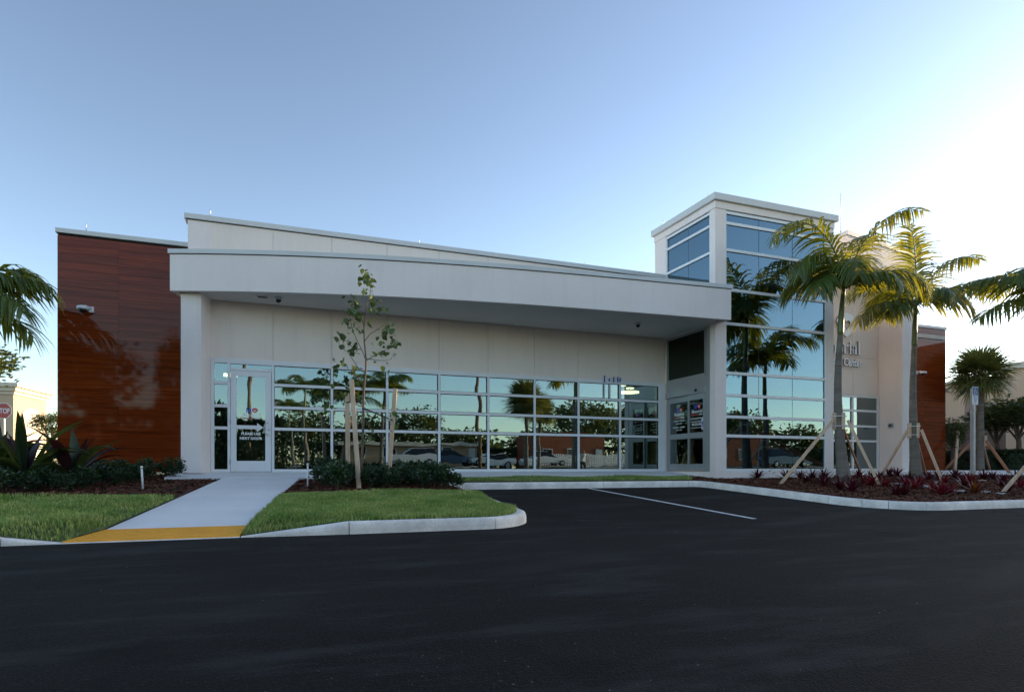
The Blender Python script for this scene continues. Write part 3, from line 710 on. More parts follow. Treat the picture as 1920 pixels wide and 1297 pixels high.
def slab_M(u, v, w, h):
    """heavy slab-serif M as overlapping-free outline"""
    return [(u,v),(u+.30*w,v),(u+.30*w,v+.08*h),(u+.22*w,v+.08*h),(u+.22*w,v+.70*h),(u+.47*w,v),(u+.58*w,v),(u+.72*w,v+.62*h),(u+.72*w,v+.08*h),(u+.64*w,v+.08*h),(u+.64*w,v),
            (u+w,v),(u+w,v+.08*h),(u+.93*w,v+.08*h),(u+.93*w,v+.92*h),(u+w,v+.92*h),(u+w,v+h),(u+.70*w,v+h),(u+.53*w,v+.36*h),(u+.30*w,v+h),(u,v+h),(u,v+.92*h),(u+.08*w,v+.92*h),(u+.08*w,v+.08*h),(u,v+.08*h)]
def rect(u0, u1, v0, v1): return [(u0,v0),(u1,v0),(u1,v1),(u0,v1)]
SERIF = {}
def serif_word(mb, fr, word, u, v, h, d, gap=0.05):
    """bold didone-like lower case built from stems, bowls and slab serifs; h is the ascender height. returns end u"""
    x = 0.66*h; st = 0.15*h; se = 0.045*h; k = 0
    def P(pts):
        nonlocal k
        k += 1; put_poly(mb, fr, pts, d+0.0004*(k%5))
    def stem(a, v0, v1, top=True, bot=True, left_only=False):
        P(rect(a, a+st, v0, v1))
        if bot: P(rect(a-0.06*h, a+st+0.06*h, v0-0.0003, v0+se))
        if top: P(rect(a-0.07*h, a+st, v1-se, v1+0.0003))
    def bowl(cx, cy, rx, ry, thick, thin):
        n = 22; o_ = ring_pts(cx,cy,rx,ry,n); i_ = ring_pts(cx,cy,rx-thick,ry-thin,n)
        for q in range(n): P([o_[q],o_[(q+1)%n],i_[(q+1)%n],i_[q]])
    for ch in word:
        if ch == 'M':
            w = 0.86*h; P([(u+a, v+b) for a,b in slab_M(0,0,w,h*0.97)]); u += w+gap*h
        elif ch == 'l': u += 0.07*h; stem(u, v, v+h); u += st+0.06*h+gap*h
        elif ch == 'i':
            u += 0.07*h; stem(u, v, v+x); P(ring_pts(u+st/2, v+x+0.17*h, 0.095*h, 0.095*h, 14)); u += st+0.06*h+gap*h
        elif ch == 'o': bowl(u+0.28*h, v+x/2, 0.28*h, x/2, 0.15*h, 0.03*h); u += 0.56*h+gap*h
        elif ch == 'e':
            bowl(u+0.26*h, v+x/2, 0.26*h, x/2, 0.15*h, 0.03*h); P(rect(u+0.12*h, u+0.49*h, v+x*0.50, v+x*0.58)); u += 0.52*h+gap*h
        elif ch == 'r':
            u += 0.07*h; stem(u, v, v+x); P([(u+st*0.9, v+x*0.72),(u+st+0.10*h,v+x*0.98),(u+st+0.20*h,v+x),(u+st+0.20*h,v+x*0.90),(u+st+0.12*h,v+x*0.86)])
            P(ring_pts(u+st+0.19*h, v+x*0.86, 0.08*h, 0.08*h, 12)); u += st+0.27*h+gap*h
        elif ch == 'm':
            u += 0.07*h
            for q in range(3):
                stem(u, v, v+x*(1.0 if q == 0 else 0.86), top=(q == 0))
                if q < 2: P([(u+st, v+x*0.80),(u+st+0.10*h, v+x*0.96),(u+st+0.20*h, v+x),(u+st+0.20*h+st*0.9,v+x*0.93),(u+st+0.20*h+st,v+x*0.84),(u+st+0.12*h,v+x*0.90)])
                u += st+(0.20*h if q < 2 else 0.06*h)
            u += gap*h
        elif ch == 'a':
            bowl(u+0.17*h, v+x*0.28, 0.17*h, x*0.28, 0.11*h, 0.03*h)
            P(rect(u+0.28*h, u+0.28*h+st, v+0.02*h, v+x*0.80)); P(rect(u+0.40*h, u+0.50*h, v, v+se))
            P([(u+0.02*h,v+x*0.72),(u+0.06*h,v+x*0.94),(u+0.22*h,v+x),(u+0.36*h,v+x*0.96),(u+0.43*h,v+x*0.80),(u+0.29*h,v+x*0.80),(u+0.24*h,v+x*0.92),(u+0.15*h,v+x*0.90),(u+0.15*h,v+x*0.72)])
            u += 0.48*h+gap*h
    return u
def logo_block(fr, parent, s, flat=False):
    """emblem, name and second line; s = full width"""
    mb = MB(); put_poly(mb, fr, slab_M(-0.27*s, 0.30*s, 0.30*s, 0.27*s), 0.002); mb.build('emblem_letter', M['blue'], parent)
    mb = MB()
    put_poly(mb, fr, [(0.21*s,0.28*s),(0.31*s,0.36*s),(0.385*s,0.46*s),(0.36*s,0.50*s),(0.33*s,0.52*s),(0.30*s,0.565*s),(0.24*s,0.58*s),(0.19*s,0.575*s),(0.12*s,0.56*s),(0.09*s,0.52*s),(0.05*s,0.50*s),(0.045*s,0.46*s),(0.11*s,0.36*s)], 0.002)
    mb.build('emblem_hand', M['red'], parent)
    mb = MB(); put_poly(mb, fr, heart(0.215*s, 0.43*s, 0.085*s), 0.002, 0.0025); mb.build('emblem_heart', M['white'], parent)
    mb = MB(); put_poly(mb, fr, heart(0.215*s, 0.445*s, 0.032*s, 12), 0.001, 0.005); mb.build('emblem_heart', M['red'], parent)
    mb = MB(); w = 4.28*0.21*s; serif_word(mb, fr, 'Memorial', -w/2, 0.08*s, 0.205*s, 0.002); mb.build('lettering', M['white'], parent)
    put_text('lettering', M['salmon'], parent, fr, 'Urgent Care', 0.155*s, u=-0.53*s, v=-0.06*s, align='LEFT', bold=0.006*s, squash=0.80)
    put_text('lettering', M['white'], parent, fr, 'Center', 0.145*s, u=0.19*s, v=-0.055*s, align='LEFT', bold=0.004*s, squash=0.80)

# entrance door print
fr = plane_y(-0.47, 16.494, 1.21); logo_block(fr, DR, 0.42)
mb = MB(); fr = plane_y(-0.79, 16.494, 0.985)
put_poly(mb, fr, [(0.002,-0.045),(0.46,-0.045),(0.46,-0.105),(0.60,0.0),(0.46,0.105),(0.46,0.045),(0.002,0.045)], 0.002); mb.build('arrow', M['white'], DR)
put_text('lettering', M['white'], DR, plane_y(-0.47, 16.494, 0.80), 'PLEASE USE', 0.085, bold=0.0035)
put_text('lettering', M['white'], DR, plane_y(-0.47, 16.494, 0.69), 'NEXT DOOR', 0.085, bold=0.0035)
# sliding door prints (left leaf: hours, right leaf: phone)
xg = TX0+0.055+0.0195
fr = plane_x(xg, 15.90, 1.52); logo_block(fr, SD1, 0.50)
for v, t, h in ((-0.15,'MONDAY - FRIDAY',0.06),(-0.23,'8AM - 8PM',0.06),(-0.34,'SATURDAY - SUNDAY',0.06),(-0.42,'9AM - 5PM',0.06)):
    put_text('lettering', M['white'], SD1, plane_x(xg, 15.90, 1.54), t, h, v=v, bold=0.001)
xg = TX0+0.0195
fr = plane_x(xg, 14.98, 1.54); logo_block(fr, SD2, 0.50)
put_text('lettering', M['white'], SD2, plane_x(xg, 14.98, 1.54), 'MEMORIALURGENTCARE.COM', 0.042, v=-0.13, bold=0.001)
put_text('lettering', M['white'], SD2, plane_x(xg, 14.98, 1.54), '954-276-1565', 0.098, v=-0.32, bold=0.002, squash=0.8)
for v in (-0.215,-0.385):
    mb = MB(); put_poly(mb, plane_x(xg, 14.98, 1.54), rect(-0.26,0.22,v-0.006,v+0.006)); mb.build('print_rule', M['white'], SD2)
mb = MB(); put_poly(mb, plane_x(xg, 14.71, 1.28), rect(-0.045,0.035,-0.19,0.13)); mb.build('door_notice', M['white'], SD2)
mb = MB(); put_poly(mb, plane_x(xg-0.0025, 14.71, 1.28), [(-0.01,-0.17),(0.0,-0.17),(0.02,0.02),(0.0,0.06),(-0.03,0.02)]); mb.build('notice_print', M['blue'], SD2)

# halo-mounted sign on the right wall
SG = thing('wall_sign', (18.0,16.46,3.5), 'white raised hand emblem and serif lettering on wall behind palm', 'sign')
fr = plane_y(0, 16.47, 0)
mb = MB(); end = serif_word(mb, fr, 'Memorial', 0, 0, 0.48, 0.045); mb2 = MB()
serif_word(mb2, plane_y(19.52-end, 16.47, 4.00), 'Memorial', 0, 0, 0.48, 0.045); mb2.build('name_lettering', M['signmetal'], SG)
vs_, fs = text_mb('Urgent Care Center', 0.385, bold=0.011, depth=0.045, align='RIGHT')
mb = MB(); mb.add([(19.56+a*0.78, 16.47-c-0.0235, 3.585+b) for a,b,c in vs_], fs); mb.build('name_lettering', M['signmetal'], SG)
mb = MB(); fr = plane_y(18.80, 16.47, 4.58)
hand = [(0.02,0.0),(0.20,0.12),(0.36,0.34),(0.47,0.56),(0.44,0.66),(0.37,0.68),(0.36,0.77),(0.28,0.80),(0.22,0.84),(0.14,0.82),(0.06,0.86),(-0.04,0.85),(-0.10,0.82),(-0.20,0.82),(-0.26,0.74),(-0.34,0.72),(-0.38,0.62),(-0.45,0.56),(-0.34,0.34),(-0.16,0.12)]
hin = heart(0.01, 0.44, 0.21, len(hand)*1)
n = len(hand)
# ring between hand outline and the open heart, matched by angle
def by_angle(pts, c):
    return sorted(pts, key=lambda p: math.atan2(p[1]-c[1], p[0]-c[0]))
c0 = (0.01, 0.42)
def ray_r(poly, ang):
    best = 0.0
    for i in range(len(poly)):
        x1,y1 = poly[i][0]-c0[0], poly[i][1]-c0[1]; x2,y2 = poly[(i+1)%len(poly)][0]-c0[0], poly[(i+1)%len(poly)][1]-c0[1]
        dx,dy = math.cos(ang),math.sin(ang); den = dx*(y2-y1)-dy*(x2-x1)
        if abs(den) < 1e-9: continue
        t = (x1*(y2-y1)-y1*(x2-x1))/den; s_ = (x1*dy-y1*dx)/den
        if t > 0 and -1e-6 <= s_ <= 1+1e-6: best = max(best, t)
    return best
nn_ = 48; hp = heart(0.01, 0.44, 0.21, 40)
oo = []; ii = []
for k in range(nn_):
    a = 2*math.pi*k/nn_
    ro = ray_r(hand, a); ri = ray_r(hp, a)
    oo.append((c0[0]+ro*math.cos(a), c0[1]+ro*math.sin(a))); ii.append((c0[0]+ri*math.cos(a), c0[1]+ri*math.sin(a)))
for k in range(nn_): put_poly(mb, fr, [oo[k],oo[(k+1)%nn_],ii[(k+1)%nn_],ii[k]], 0.045)
mb.build('emblem_hand', M['signmetal'], SG)
mb = MB(); put_poly(mb, plane_y(17.25,16.47,4.62), slab_M(0,0,0.95,0.85), 0.05); mb.build('emblem_letter', M['signmetal'], SG)

for o in SG.children:
    o.data.materials.append(M['signside'])
    for p in o.data.polygons: p.material_index = 0 if abs(p.normal.y) > 0.5 else 1
# ------------------------------------------------------------------ small fittings on the building
def rod(px, y, z0, z1, label, r=0.008):
    x = px
    t = thing('lightning_rod', (x,y,z0), label, 'lightning rod', 'lightning rods on the parapets')
    MB().tube([(x,y,z0+0.04),(x,y,z1-0.02),(x,y,z1)], [r,r,r*0.3], 6).build('rod', M['steel'], t, smooth=True)
    MB().tube([(x,y,z0-0.003),(x,y,z0+0.03),(x,y,z0+0.05)], [0.03,0.025,r], 8).build('base', M['steel'], t, smooth=True)
rod(-3.97,16.95,5.375,5.60,'thin lightning rod on the left wood panel wing')
rod(-1.37,16.6,5.96,6.17,'lightning rod at the left end of the main parapet',0.011)
rod(3.7,16.7,5.96,6.16,'lightning rod on the middle of the main parapet')
rod(8.7,16.7,5.96,6.12,'lightning rod near the low end of the main parapet')
rod(11.45,16.7,7.52,7.75,'lightning rod at the back left corner of the tower')
rod(11.5,14.6,7.52,7.72,'lightning rod above the front corner of the tower')
rod(15.5,14.5,7.52,7.70,'lightning rod at the right end of the tower roof')
rod(16.95,15.0,7.51,8.75,'tall slender mast rod rising behind the palm crown',0.011)
def dome_cam(x, y, z, label):
    t = thing('dome_camera', (x,y,z), label, 'camera', 'cameras fixed under the canopy')
    MB().tube([(x,y,z),(x,y,z-0.05)], [0.085,0.08], 16).build('housing', M['camwhite'], t, smooth=True)
    MB().tube([(x,y,z-0.0505),(x,y,z-0.08),(x,y,z-0.11),(x,y,z-0.125)], [0.062,0.058,0.038,0.008], 14).build('dome', M['black'], t, smooth=True)
dome_cam(0.15,15.72,3.984,'dome camera under the left end of the canopy')
dome_cam(9.42,14.95,3.984,'dome camera under the right end of the canopy')
t = thing('soffit_vent', (-0.2,15.75,3.97), 'small dark slot light beside the left dome camera', 'light')
B('frame', M['soffit'], t, -0.33,-0.07,15.66,15.84,3.968,3.984); B('slot', M['gasket'], t, -0.30,-0.10,15.70,15.80,3.962,3.9675)
def wall_cam(x, y, z, label, flip=1):
    t = thing('wall_camera', (x,y,z), label, 'camera')
    B('bracket', M['camwhite'], t, x-0.05,x+0.05,y-0.06,y-0.002,z-0.05,z+0.08, bevel=0.01)
    MB().tube([(x-0.02*flip,y-0.06,z+0.04),(x-0.10*flip,y-0.16,z+0.05)], 0.035, 10).build('arm', M['camwhite'], t, smooth=True)
    hx = x-0.13*flip
    MB().tube([(hx,y-0.2,z+0.06),(hx,y-0.2,z+0.04),(hx,y-0.2,z-0.03)], [0.05,0.11,0.12], 16).build('housing', M['camwhite'], t, smooth=True)
    MB().tube([(hx,y-0.2,z-0.031),(hx,y-0.2,z-0.07),(hx,y-0.2,z-0.10)], [0.085,0.07,0.01], 14).build('dome', M['black'], t, smooth=True)
    return t
wall_cam(-3.83,16.82,3.58,'white dome camera on a bracket on the left wood panels')
t = wall_cam(23.05,17.0,3.62,'white dome camera beside a red alarm box on right panels', -1)
t = thing('alarm_box', (22.72,17.0,3.5), 'small red alarm box on the right wood panel wall', 'alarm')
B('case', M['redbox'], t, 22.60,22.84,16.90,16.997,3.45,3.68, bevel=0.01); B('lens', M['camwhite'], t, 22.66,22.78,16.885,16.8995,3.60,3.65)
t = thing('wall_outlet', (20.48,16.0,1.5), 'small grey outlet box on the right fin wall', 'outlet')
B('case', M['greyframe'], t, 20.44,20.478,15.92,16.12,1.42,1.58, bevel=0.006)
for y in (15.97,16.03): B('socket', M['gasket'], t, 20.434,20.4395,y,y+0.045,1.46,1.54)
# masking tape left on the window head
for k, (x, z0, z1) in enumerate(((9.19,2.52,2.74),(9.35,2.57,2.66),(9.50,2.55,2.71),(9.64,2.56,2.72),(9.72,2.58,2.69))):
    mb = MB(); mb.box(x,x+0.045,16.440-0.001*k,16.443-0.001*k,z0,z1)
    lab = ['longest strip of blue tape over the window head','shortest strip of blue tape over the window head','middle strip of blue tape over the window head','tall blue tape strip second from the right','rightmost strip of blue tape over the window head'][k]
    tag(mb.build('tape_strip', M['bluetape']), lab, 'tape', 'blue tape strips over the window')
for x, lab in ((9.21,'left thin white stick behind the top right glass'),(9.40,'right thin white stick behind the top right glass')):
    tag(B('white_stick', M['pvc'], None, x,x+0.04,16.478,16.489,2.075,2.50), lab, 'stick', 'white sticks in the top right glass')

# lit lamps in the rooms behind the glass
def pendant(x, y, z, r, label, h=0.10):
    t = thing('pendant_lamp', (x,y,z), label, 'lamp', 'lit lamps seen through the glass')
    MB().tube([(x,y,z),(x,y,z+h)], [r,r], 20).build('shade', M['lamp'], t, smooth=False)
    MB().tube([(x,y,z+h+0.002),(x,y,2.949)], 0.008, 6).build('cord', M['gasket'], t)
    return t
pendant(10.35,17.35,2.60,0.13,'small round lit lamp near the right end window',0.035)
pendant(11.10,18.1,2.62,0.13,'round lit lamp furthest right behind the window',0.035)
pendant(10.95,17.9,2.45,0.32,'wide lit drum lamp behind the right end window',0.05)
pendant(-1.02,18.2,2.42,0.17,'lit lamp behind the glass beside the door',0.06)
t = thing('wall_lamp', (13.19,17.15,3.5), 'glowing box lamp on the wall inside the tower', 'lamp')
B('back_plate', M['greyframe'], t, 13.14,13.198,17.0,17.35,3.45,3.85); B('glow', M['lamp'], t, 13.0,13.138,17.02,17.33,3.42,3.485)
B('shade', M['darkback'], t, 13.0,13.138,17.02,17.33,3.487,3.80)
t = thing('entrance_fill_lamp', (12.9,16.6,3.6), 'small added fill lamp hung inside the tower entrance', 'lamp')  # extra lamp put in to brighten the entrance behind the glass
MB().tube([(12.9,16.6,3.60),(12.9,16.6,3.66)], 0.14, 16).build('diffuser', M['lamp'], t); MB().tube([(12.9,16.6,3.662),(12.9,16.6,6.99)], 0.008, 6).build('cord', M['gasket'], t)
# ------------------------------------------------------------------ turf, mulch chips, pebbles
def in_poly(P, poly):
    x, y = P[:,0], P[:,1]; c = np.zeros(len(P), bool); n = len(poly)
    for i in range(n):
        x1,y1 = poly[i]; x2,y2 = poly[(i+1)%n]
        if y1 == y2: continue
        t = ((y1 > y) != (y2 > y)) & (x < (x2-x1)*(y-y1)/(y2-y1)+x1); c ^= t
    return c
def scatter(poly, n, xr=None):
    a = np.array(poly); lo = a.min(0); hi = a.max(0)
    if xr: lo[0] = max(lo[0],xr[0]); hi[0] = min(hi[0],xr[1])
    P = RNG.uniform(lo, hi, (n,2)); return P[in_poly(P, poly)]
def blades(name, P, zf, hmin, hmax, w, m, label):
    n = len(P); z = np.array([zf(x,y) for x,y in P])
    a = RNG.uniform(0, 2*np.pi, n); h = RNG.uniform(hmin, hmax, n)*(0.8+0.35*np.sin(P[:,0]*2.3)*np.sin(P[:,1]*3.1)); b = RNG.uniform(0, 2*np.pi, n); lean = RNG.uniform(0.1, 0.8, n)*h
    ww = w*RNG.uniform(0.7,1.3,n)
    dx, dy = np.cos(a)*ww, np.sin(a)*ww; lx, ly = np.cos(b)*lean, np.sin(b)*lean
    V = np.zeros((n,5,3))
    V[:,0] = np.stack([P[:,0]-dx,P[:,1]-dy,z-0.004],1); V[:,1] = np.stack([P[:,0]+dx,P[:,1]+dy,z-0.004],1)
    V[:,2] = np.stack([P[:,0]+dx*.8+lx*.35,P[:,1]+dy*.8+ly*.35,z+h*.6],1); V[:,3] = np.stack([P[:,0]-dx*.8+lx*.35,P[:,1]-dy*.8+ly*.35,z+h*.6],1)
    V[:,4] = np.stack([P[:,0]+lx,P[:,1]+ly,z+h*0.95],1)
    k = np.arange(n)*5
    F = [(i,i+1,i+2,i+3) for i in k.tolist()]+[(i+3,i+2,i+4) for i in k.tolist()]
    me = bpy.data.meshes.new(name); me.from_pydata(V.reshape(-1,3).tolist(), [], F); me.materials.append(m); me.update()
    return tag(link_mesh(name, me), label, 'grass', kind='stuff')
PB = np.concatenate([scatter([(-8,8.04),(-2.2,8.04)]+wl_poly(8.05,11.5,-1,off=-0.015)+[(-8,11.5)], 46000), scatter([(-14,8.04),(-8,8.04),(-8,11.4),(-14,11.4)], 5000)])
blades('grass', PB, zlawn, 0.03, 0.095, 0.0065, M['grass'], 'short green turf blades left of the walk')
PB = scatter(wl_poly(11.55,8.0,1,off=0.012)+[(0.9,7.99),(2.0,7.99)]+arc+[(3.56,11.6)], 52000)
blades('grass', PB, zlawn, 0.03, 0.09, 0.0065, M['grass'], 'short green turf blades on the kerbed corner patch')
blades('grass', scatter(LAWN_B, 20000), zg, 0.03, 0.08, 0.0065, M['grass'], 'thin strip of turf blades in front of the sidewalk')
def chips(name, P, zf, m, label, smin, smax):
    n = len(P); z = np.array([zf(x,y) for x,y in P]); a = RNG.uniform(0,2*np.pi,n); l = RNG.uniform(smin,smax,n); w = l*RNG.uniform(0.2,0.45,n)
    tx = RNG.uniform(-0.5,0.5,n)*l; ty = RNG.uniform(-0.4,0.4,n)*w; up = RNG.uniform(0.002,0.022,n)
    ca, sa = np.cos(a), np.sin(a); V = np.zeros((n,4,3))
    for j,(u,v) in enumerate(((-1,-1),(1,-1),(1,1),(-1,1))):
        V[:,j,0] = P[:,0]+u*l/2*ca-v*w/2*sa; V[:,j,1] = P[:,1]+u*l/2*sa+v*w/2*ca; V[:,j,2] = z+up+u*tx/2+v*ty/2
    k = (np.arange(n)*4).tolist()
    me = bpy.data.meshes.new(name); me.from_pydata(V.reshape(-1,3).tolist(), [], [(i,i+1,i+2,i+3) for i in k]); me.materials.append(m); me.update()
    return tag(link_mesh(name, me), label, 'mulch', kind='stuff')
MUL_L = [(-7,11.3)]+wl_poly(11.3,15.03,-1,off=-0.02)+[(-2.12,15.03),(-2.12,16.4),(-7,16.4)]
MUL_C = wl_poly(14.85,11.4,1,off=0.02)+[(3.54,11.55),(3.54,13.3),(3.6,13.75),(3.68,14.85)]
chips('mulch_chips', scatter(MUL_L, 14000), lambda x,y: zg(x,y)-0.02, M['chip'], 'loose red brown wood chips in the left bed', 0.03, 0.09)
chips('mulch_chips', scatter(MUL_C, 9000), lambda x,y: zg(x,y)-0.02, M['chip'], 'loose red brown wood chips round the young tree', 0.03, 0.09)
chips('mulch_chips', scatter(BED_R, 60000, (10.4,24)), lambda x,y: zg(x,y)-0.01, M['chip'], 'loose wood chips between the bromeliads', 0.03, 0.09)
P = np.concatenate([RNG.uniform((-3,1.8),(9,7.7),(260,2)), RNG.normal((1.0,2.9),(0.7,0.35),(160,2)), RNG.uniform((4,8),(10,13.4),(60,2))])
ch = chips('lot_grit', P, lambda x,y: zl(x,y)+0.002, M['grit'], 'scattered pale grit and specks on the asphalt', 0.004, 0.012); ch['category'] = 'grit'

# ------------------------------------------------------------------ shrubs
def leaf_cloud(n, rx, rz, size, zc, flat=0.3, fold=0.25, seed=0):
    rg = np.random.default_rng(seed); vs_ = []; fs = []
    nc = max(6, n//22); cl = []
    for _ in range(nc):
        while True:
            q = rg.uniform(-1,1,3)
            if 0.25 < np.dot(q,q) < 1: break
        cl.append(q)
    for i in range(n):
        c = cl[rg.integers(nc)]; q = c*0.86+rg.normal(0,0.16,3)
        p = Vector((q[0]*rx, q[1]*rx, zc+q[2]*rz))
        d = Vector((q[0]+rg.normal(0,.5), q[1]+rg.normal(0,.5), rg.uniform(-.2,.9))).normalized()
        s_ = d.cross(Vector((rg.normal(),rg.normal(),rg.normal()))).normalized(); nn = s_.cross(d)
        L_ = size*rg.uniform(.7,1.3); W_ = L_*0.28
        k = len(vs_)
        vs_ += [p, p+d*L_*.5+s_*W_+nn*W_*fold, p+d*L_, p+d*L_*.5-s_*W_+nn*W_*fold]
        fs += [(k,k+1,k+2),(k,k+2,k+3)]
    return vs_, fs
def mesh_of(name, vs_, fs, m, smooth=False):
    mb = MB(); mb.add(vs_, fs); me = bpy.data.meshes.new(name)
    me.from_pydata(mb.v, [], mb.f); me.materials.append(m)
    if smooth: me.polygons.foreach_set('use_smooth',[True]*len(me.polygons))
    me.update(); return me
SHRUB_F = [mesh_of('shrub_foliage', *leaf_cloud(620, 0.30, 0.23, 0.075, 0.27, seed=s), M['shrub']) for s in range(4)]
SHRUB_S = []
for s in range(3):
    mb = MB(); rr = random.Random(s)
    for k in range(7):
        a = rr.uniform(0,6.28); mb.tube([(0,0,-0.05),(0.06*math.cos(a),0.06*math.sin(a),0.15),(0.2*math.cos(a),0.2*math.sin(a),0.36)], [0.008,0.006,0.003], 5)
    SHRUB_S.append(mb.mesh('shrub_stem', M['twig']))
def shrub(x, y, s, label, group):
    t = thing('shrub', (x,y,zg(x,y)-0.02), label, 'shrub', group, rz=random.uniform(0,6.28)); t.scale = (s,s,s*random.uniform(.85,1.15))
    link_mesh('foliage', random.choice(SHRUB_F), t); link_mesh('stem', random.choice(SHRUB_S), t)
def shrub_rows(poly, step, jitter, label, group, smin, smax, keep=lambda x,y: True):
    a = np.array(poly); lo = a.min(0); hi = a.max(0); y = lo[1]; row = 0
    while y <= hi[1]:
        x = lo[0]+(step/2 if row % 2 else 0)
        while x <= hi[0]:
            q = np.array([[x+random.uniform(-jitter,jitter), y+random.uniform(-jitter,jitter)]])
            if in_poly(q, poly)[0] and keep(*q[0]): shrub(float(q[0,0]), float(q[0,1]), random.uniform(smin,smax), label(float(q[0,0]), float(q[0,1])), group)
            x += step
        y += step*0.9; row += 1
shrub_rows([(-6.4,12.1),(-3.3,12.15),(-2.6,13.4),(-2.3,14.3),(-2.4,16.0),(-6.4,16.0)], 0.56, 0.10, lambda x,y: 'dark low shrub '+('in the left bed front row' if y < 12.7 else 'deep in the left bed' if y < 14.6 else 'at the foot of the wood panels')+(', near the left frame edge' if x < -4.1 else ', towards the sprinkler pipe' if x > -3.0 else ', amid strap leaf plants'), 'shrubs in the left bed', 0.58, 0.86)
shrub(-2.02,15.35,0.85,'small sprawling shrub against the white column foot','shrubs in the left bed')
shrub_rows([(0.95,12.2),(3.3,12.0),(3.45,13.5),(3.3,14.4),(1.0,14.4)], 0.52, 0.09, lambda x,y: 'dark low shrub '+('in front of the young tree stakes' if y < 12.8 else 'behind the young tree stakes')+(', left of the trunk' if x < 1.75 else ', right of the trunk' if x < 2.7 else ', far right in the bed'), 'shrubs round the young tree', 0.72, 1.0)
shrub(3.42,12.25,0.7,'small shrub at the right tip of the young tree bed','shrubs round the young tree')

# ------------------------------------------------------------------ strap-leaf plants
def strap_leaf(L_, W_, e0, droop, m, name='leaf', fold=0.25, n=9):
    vs_ = []; fs = []; x = z = 0.0
    for i in range(n+1):
        t = i/n; e = R(e0-droop*t**1.5)
        w = W_*(0.35+0.65*min(1,t*3.0))*(1-max(0,(t-0.45)/0.55)**1.8)+0.002
        vs_ += [(x,-w/2,z+w*fold),(x,0,z),(x,w/2,z+w*fold)]
        x += L_/n*math.cos(e); z += L_/n*math.sin(e)
    for i in range(n):
        a = i*3; fs += [(a,a+1,a+4,a+3),(a+1,a+2,a+5,a+4)]
    return mesh_of(name, vs_, fs, m, True)
STRAP = [strap_leaf(1.0,0.13,70,55,M['crinum']), strap_leaf(1.05,0.14,60,95,M['crinum']), strap_leaf(0.9,0.12,80,25,M['crinum']), strap_leaf(0.95,0.13,45,85,M['crinum']), strap_leaf(0.85,0.12,82,30,M['crinum_dark']), strap_leaf(1.0,0.14,62,80,M['crinum_dark'])]
def strap_plant(x, y, s, n, label, dark=0.2, spread=None):
    t = thing('strap_leaf_plant', (x,y,zg(x,y)), label, 'plant', 'large strap leaf plants in the left bed'); t.scale = (s,s,s)
    for k in range(n):
        o = link_mesh('leaf', STRAP[random.choice((4,5))] if random.random() < dark else STRAP[k % 4], t)
        o.rotation_euler = (random.uniform(-.15,.15), random.uniform(-.1,.1), 2.4*k+random.uniform(-.3,.3)); q = random.uniform(.8,1.1); o.scale = (q,q,q)
        o.location = (random.uniform(-.03,.03), random.uniform(-.03,.03), 0.05*random.random())
x, y = at(140,11.4); strap_plant(x,y,1.28,15,'large strap leaf plant standing before the wood panel corner')
x, y = at(45,11.0); strap_plant(x,y,1.42,17,'tallest arching strap leaf plant near the left edge',0.15)
x, y = at(-15,11.6); strap_plant(x,y,1.4,16,'purplish strap leaf plant cut by the left frame edge',0.6)

# ------------------------------------------------------------------ bromeliads
def brom_mesh(seed, m, n=20, L0=0.30):
    rr = random.Random(seed); mb = MB()
    for k in range(n):
        a = k*2.399+rr.uniform(-.2,.2); e0 = lerp(82,28,k/n)+rr.uniform(-8,8); L_ = L0*rr.uniform(.75,1.15); W_ = 0.045*rr.uniform(.8,1.2); dr = rr.uniform(20,60)
        vs_ = []; x = z = 0.0; N_ = 5
        for i in range(N_+1):
            t = i/N_; e = R(e0-dr*t**1.4); w = W_*(1-t**2.2)+0.002
            for sgn in (-1,0,1):
                px_, py_ = 0.02+x, sgn*w/2
                vs_.append((px_*math.cos(a)-py_*math.sin(a), px_*math.sin(a)+py_*math.cos(a), z+abs(sgn)*w*0.25))
            x += L_/N_*math.cos(e); z += L_/N_*math.sin(e)
        mb.add(vs_, [f for i in range(N_) for f in ((i*3,i*3+1,i*3+4,i*3+3),(i*3+1,i*3+2,i*3+5,i*3+4))])
    me = bpy.data.meshes.new('bromeliad'); me.from_pydata(mb.v, [], mb.f); me.materials.append(m)
    me.polygons.foreach_set('use_smooth',[True]*len(me.polygons)); me.update(); return me
BR = {'d': [brom_mesh(s, M['brom']) for s in range(4)], 'r': [brom_mesh(s+9, M['brom_red'], 22) for s in range(3)], 'o': [brom_mesh(30, M['brom_orange'], 26, 0.34)], 'g': [brom_mesh(31, M['brom_green'], 18, 0.34)]}
def brom(px, py, k, s, label, group):
    o_ = py-877; r = (px-960)/1180; a = CS-SN*r
    D = (0.65+0.06*8.05+0.01)/(o_/1180+0.06*a); x, y = at(px, D)
    o = link_mesh('bromeliad', random.choice(BR[k])); o.location = (x,y,zg(x,y)-0.015); o.rotation_euler.z = random.uniform(0,6.28); o.scale = (s,s,s)
    tag(o, label, 'bromeliad', group)
def where(px, py):
    if px > 1925: return 'beyond the right frame edge'
    if px < 1460: return 'in the far row before the tower glass, left of the first strut'
    if px < 1560: return 'between the first strut and the nearer palm'
    if py > 909 and px < 1700: return 'near the kerb, right of the nearer palm'
    if px < 1660: return 'close to the foot of the nearer palm'
    if py > 909 and px < 1850: return 'in the front row by the kerb, left of the sign post'
    if px < 1722: return 'round the foot of the farther palm'
    if px < 1800: return 'between the farther palm and the sign post'
    if px < 1856: return 'round the foot of the sign post'
    return 'beside the strut at the right frame edge'
LD = 'dark maroon bromeliad '; LR = 'crimson centred bromeliad '
